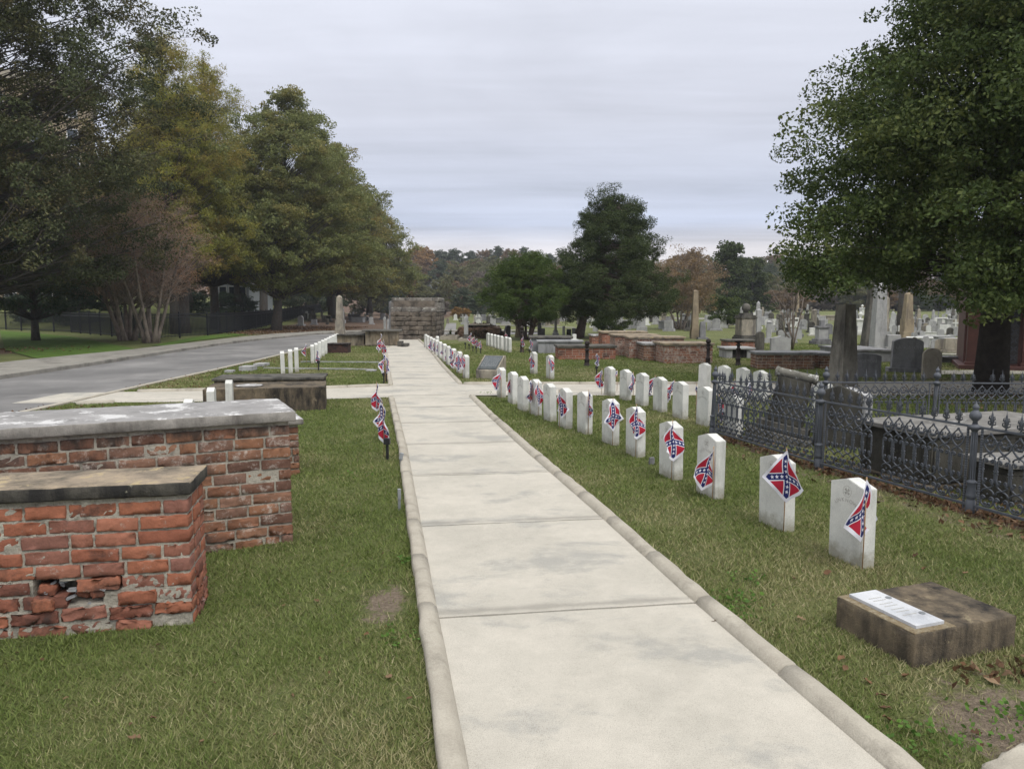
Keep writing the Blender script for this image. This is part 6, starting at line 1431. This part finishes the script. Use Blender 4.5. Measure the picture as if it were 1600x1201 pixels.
# ================================================================== FALLEN LEAVES
def litter(n, xs__, ys__, size, f):
    x = rng.uniform(*xs__, n*6); y = rng.uniform(*ys__, n*6); k_ = rng.random(n*6) < f(x, y); x, y = x[k_][:n], y[k_][:n]; m = len(x)
    c = np.stack([x, y, H(x, y)+rng.uniform(.006, .03, m)], 1); return c
rng = np.random.default_rng(77)
fx_ = lambda y: np.interp(y, [4, 5.85, 7.47, 9.46], [4.3, 3.71, 3.15, 2.59])
c1 = litter(2600, (2.5, 5), (4.5, 9.5), .05, lambda x, y: np.exp(-np.abs(x-fx_(y)-.04)/.13)*ss((y-4)/1)*(1.15-(y-5)*.16))
c2 = litter(500, (2.6, 6.5), (5, 9.3), .05, lambda x, y: .5*(x > fx_(y)+.15))
o = link(bpy.data.objects.new('leaf_litter', leaves(np.concatenate([c1, c2]), np.full(len(c1)+len(c2), .055), rng.random(len(c1)+len(c2)), L['litter'], aspect=.6, flat=.5))); tag(o, 'brown dead leaves drifted along the foot of the iron fence', 'leaf litter', kind='stuff')
c3 = litter(5000, (-32, -12), (27, 62), .1, lambda x, y: litf(x, y)); c4 = litter(1500, (6, 13), (10, 17), .1, lambda x, y: .3+.6*litf(x, y))
c5 = litter(2500, (-7.9, -5.5), (9, 40), .05, lambda x, y: np.exp(-(x+7.75-0*y)/.8)*((y < 12.3) | (y > 14.8))); cc_ = np.concatenate([c3, c4, c5]); o = link(bpy.data.objects.new('leaf_litter', leaves(cc_, np.concatenate([np.full(len(c3), .12), np.full(len(c4)+len(c5), .05)]), rng.random(len(cc_)), L['litter'], aspect=.6, flat=.5))); tag(o, 'scattered brown leaves under the trees and along the road edge', 'leaf litter', kind='stuff')
def dryleaf(u, v, size, label, curl=.5, m='litter', z=None):
    p = at(u, v); mb = MB(); v_ = []; n = 6; rr = random.Random(int(u*7+v))
    pr = [.05, .5, .85, 1, .7, .05] if rr.random() < .6 else [.05, .7, .35, 1, .45, .05]
    for i in range(n):
        t_ = i/(n-1)
        for s in (-1, 0, 1): v_.append((s*pr[i]*size*.36, (t_-.5)*size, abs(s)*pr[i]*size*curl*.4+size*.12*math.sin(t_*6+rr.random())))
    mb.add(v_, [[i*3+j, i*3+j+1, (i+1)*3+j+1, (i+1)*3+j] for i in range(n-1) for j in range(2)])
    me_ = mb.mesh('fallen_leaf', m, True)
    for k_, val in (('rnd', rr.random()), ('crnd', rr.random())): a_ = me_.attributes.new(k_, 'FLOAT', 'FACE'); a_.data.foreach_set('value', [val]*len(me_.polygons))
    o = link(bpy.data.objects.new('fallen_leaf', me_)); o.location = (p.x, p.y, p.z+(z if z is not None else .018)); o.rotation_euler = (rr.uniform(-.5, .5), rr.uniform(-.5, .5), rr.uniform(0, 6.28)); tag(o, label, 'leaf', 'dead leaves lying on the lawns')
for (u, v, s, lb) in [(495, 943, .035, 'small brown leaf on the left lawn beside the near tombs'), (573, 996, .035, 'pale brown leaf on the left lawn near the bare patch'), (608, 1065, .045, 'curled tan leaf on the left lawn close to the kerb'), (210, 1161, .05, 'pinkish brown leaf at the bottom of the left lawn'), (240, 1127, .03, 'tiny dark leaf above the pinkish one'), (640, 1098, .03, 'grey leaf against the left kerb'),
   (1240, 908, .05, 'grey brown leaf left of the nearest headstone row end'), (1293, 900, .055, 'curled grey leaf at the foot of the nearest headstone'), (1430, 872, .045, 'pale pink leaf right of the nearest headstone'), (1443, 893, .045, 'red leaf right of the nearest headstone'), (1508, 900, .04, 'dark leaf on the lawn right of the red leaf'), (1252, 972, .05, 'tan leaf left of the grave block'),
   (1378, 1092, .05, 'straw leaf in front of the grave block'), (1382, 1112, .05, 'star shaped tan leaf in front of the grave block'), (1388, 1130, .05, 'dark brown leaf nearest the kerb'), (1356, 1072, .045, 'long brown leaf by the grave block corner'), (1314, 1034, .045, 'dark curled leaf by the right kerb'), (1525, 1152, .045, 'pale pink leaf on the bare patch'), (1415, 1062, .045, 'brown leaf under the grave block corner'), (1115, 976, .04, 'rusty leaf at the edge of the right kerb'), (1320, 1050, .04, 'small tan leaf by the right kerb')]: dryleaf(u, v, s, lb)
dc = []
for i in range(46):
    u = random.uniform(1490, 1640); q = at(u, 1058-(u-1500)*.02+random.gauss(0, 8)); dc.append((q.x, q.y, .02+random.uniform(0, .02)))
tag(link(bpy.data.objects.new('leaf_litter', leaves(np.array(dc), np.full(46, .055), rng.random(46), L['litter'], aspect=.6, flat=.4))), 'drift of brown leaves below the right corner of the grave block', 'leaf litter', kind='stuff')
for i in range(50):
    u, v = random.choice([(random.uniform(20, 640), random.uniform(880, 1190)), (random.uniform(1000, 1590), random.uniform(760, 1190)), (random.uniform(480, 600), random.uniform(660, 900))])
    l, r = path_edges(at(u, v).y)
    if not (l-.1 < at(u, v).x < r+.1): dryleaf(u, v, random.uniform(.015, .028), 'tiny dry leaf scattered on the near lawns', z=.012)
wc = []
for (u, v, n_, sg) in ((1120, 955, 90, .10), (1150, 940, 60, .08), (1160, 905, 40, .07), (1440, 1160, 70, .10), (1590, 1120, 80, .08), (1560, 1160, 60, .10), (1390, 1180, 40, .06), (640, 880, 40, .04), (622, 1000, 40, .06), (540, 745, 40, .12), (765, 615, 30, .1)):
    q = at(u, v)
    for _ in range(n_): wc.append((q.x+random.gauss(0, sg), q.y+random.gauss(0, sg*.8), random.uniform(.012, .032)))
L['weed'] = foliage('broad_weed_leaves', (.06, .13, .025), (.12, .22, .04), (.07, .14, .03), (.14, .24, .05), .3)
wc = np.array(wc); wc = wc[[not (path_edges(y)[0]-.0 < x < path_edges(y)[1]+.0) for x, y, z in wc]]
tag(link(bpy.data.objects.new('weeds', leaves(wc, np.full(len(wc), .024), rng.random(len(wc)), L['weed'], aspect=.8, flat=.7))), 'bright green low weeds in patches along the right kerb and the bare corner', 'weeds', kind='stuff')
# small broken stone at the bottom right corner
p = at(1600, 1196); t = thing('stepping_stone', 'rough pale flagstone cut by the bottom right corner', 'stone', (p.x+.12, p.y-.1, 0), .5); mb = MB(); mb.rbox((0, 0, .005), (.24, .2, .03), .02, (10, 8, 4), disp=.004); mb.build('slab', 'kerb', t, smooth=True); footprint(p.x+.12, p.y-.1, .5, .24, .2)

grass()

# ---- repeats that share a look are told apart by their place in the row
from collections import defaultdict
grp_ = defaultdict(list)
for o in C.objects:
    if o.parent is None and o.get('label') and o.get('group') and o.get('category') != 'leaf': grp_[o['label']].append(o)
ORD2 = ORD+['fifteenth', 'sixteenth', 'seventeenth', 'eighteenth', 'nineteenth', 'twentieth']
for lb, l in grp_.items():
    if 1 < len(l) <= 20 and len(lb.split()) <= 14:
        l.sort(key=lambda o: o.location.x/max(o.location.y, 1))
        for i, o in enumerate(l):
            o['label'] = lb+(', leftmost' if i == 0 else ', rightmost' if i == len(l)-1 else ', %s from left' % ORD2[i] if len(lb.split()) <= 13 else ', '+ORD2[i])
# the air: one pale even volume round everything, sky outside it
mb = MB(); mb.box(-260, 260, -12, 262, -2, 36)
hz = mb.build('haze', 'white'); hz.data.materials.clear()
hm = bpy.data.materials.new('air'); hm.use_nodes = True; hn = hm.node_tree; hn.nodes.clear()
pv = N(hn, 'ShaderNodeVolumePrincipled'); pv.inputs['Color'].default_value = (.86, .9, 1, 1); pv.inputs['Density'].default_value = .00042; pv.inputs['Anisotropy'].default_value = 0
ho = N(hn, 'ShaderNodeOutputMaterial'); hn.links.new(pv.outputs[0], ho.inputs['Volume']); hz.data.materials.append(hm); tag(hz, 'thin pale haze over the distant trees', 'haze', kind='stuff')
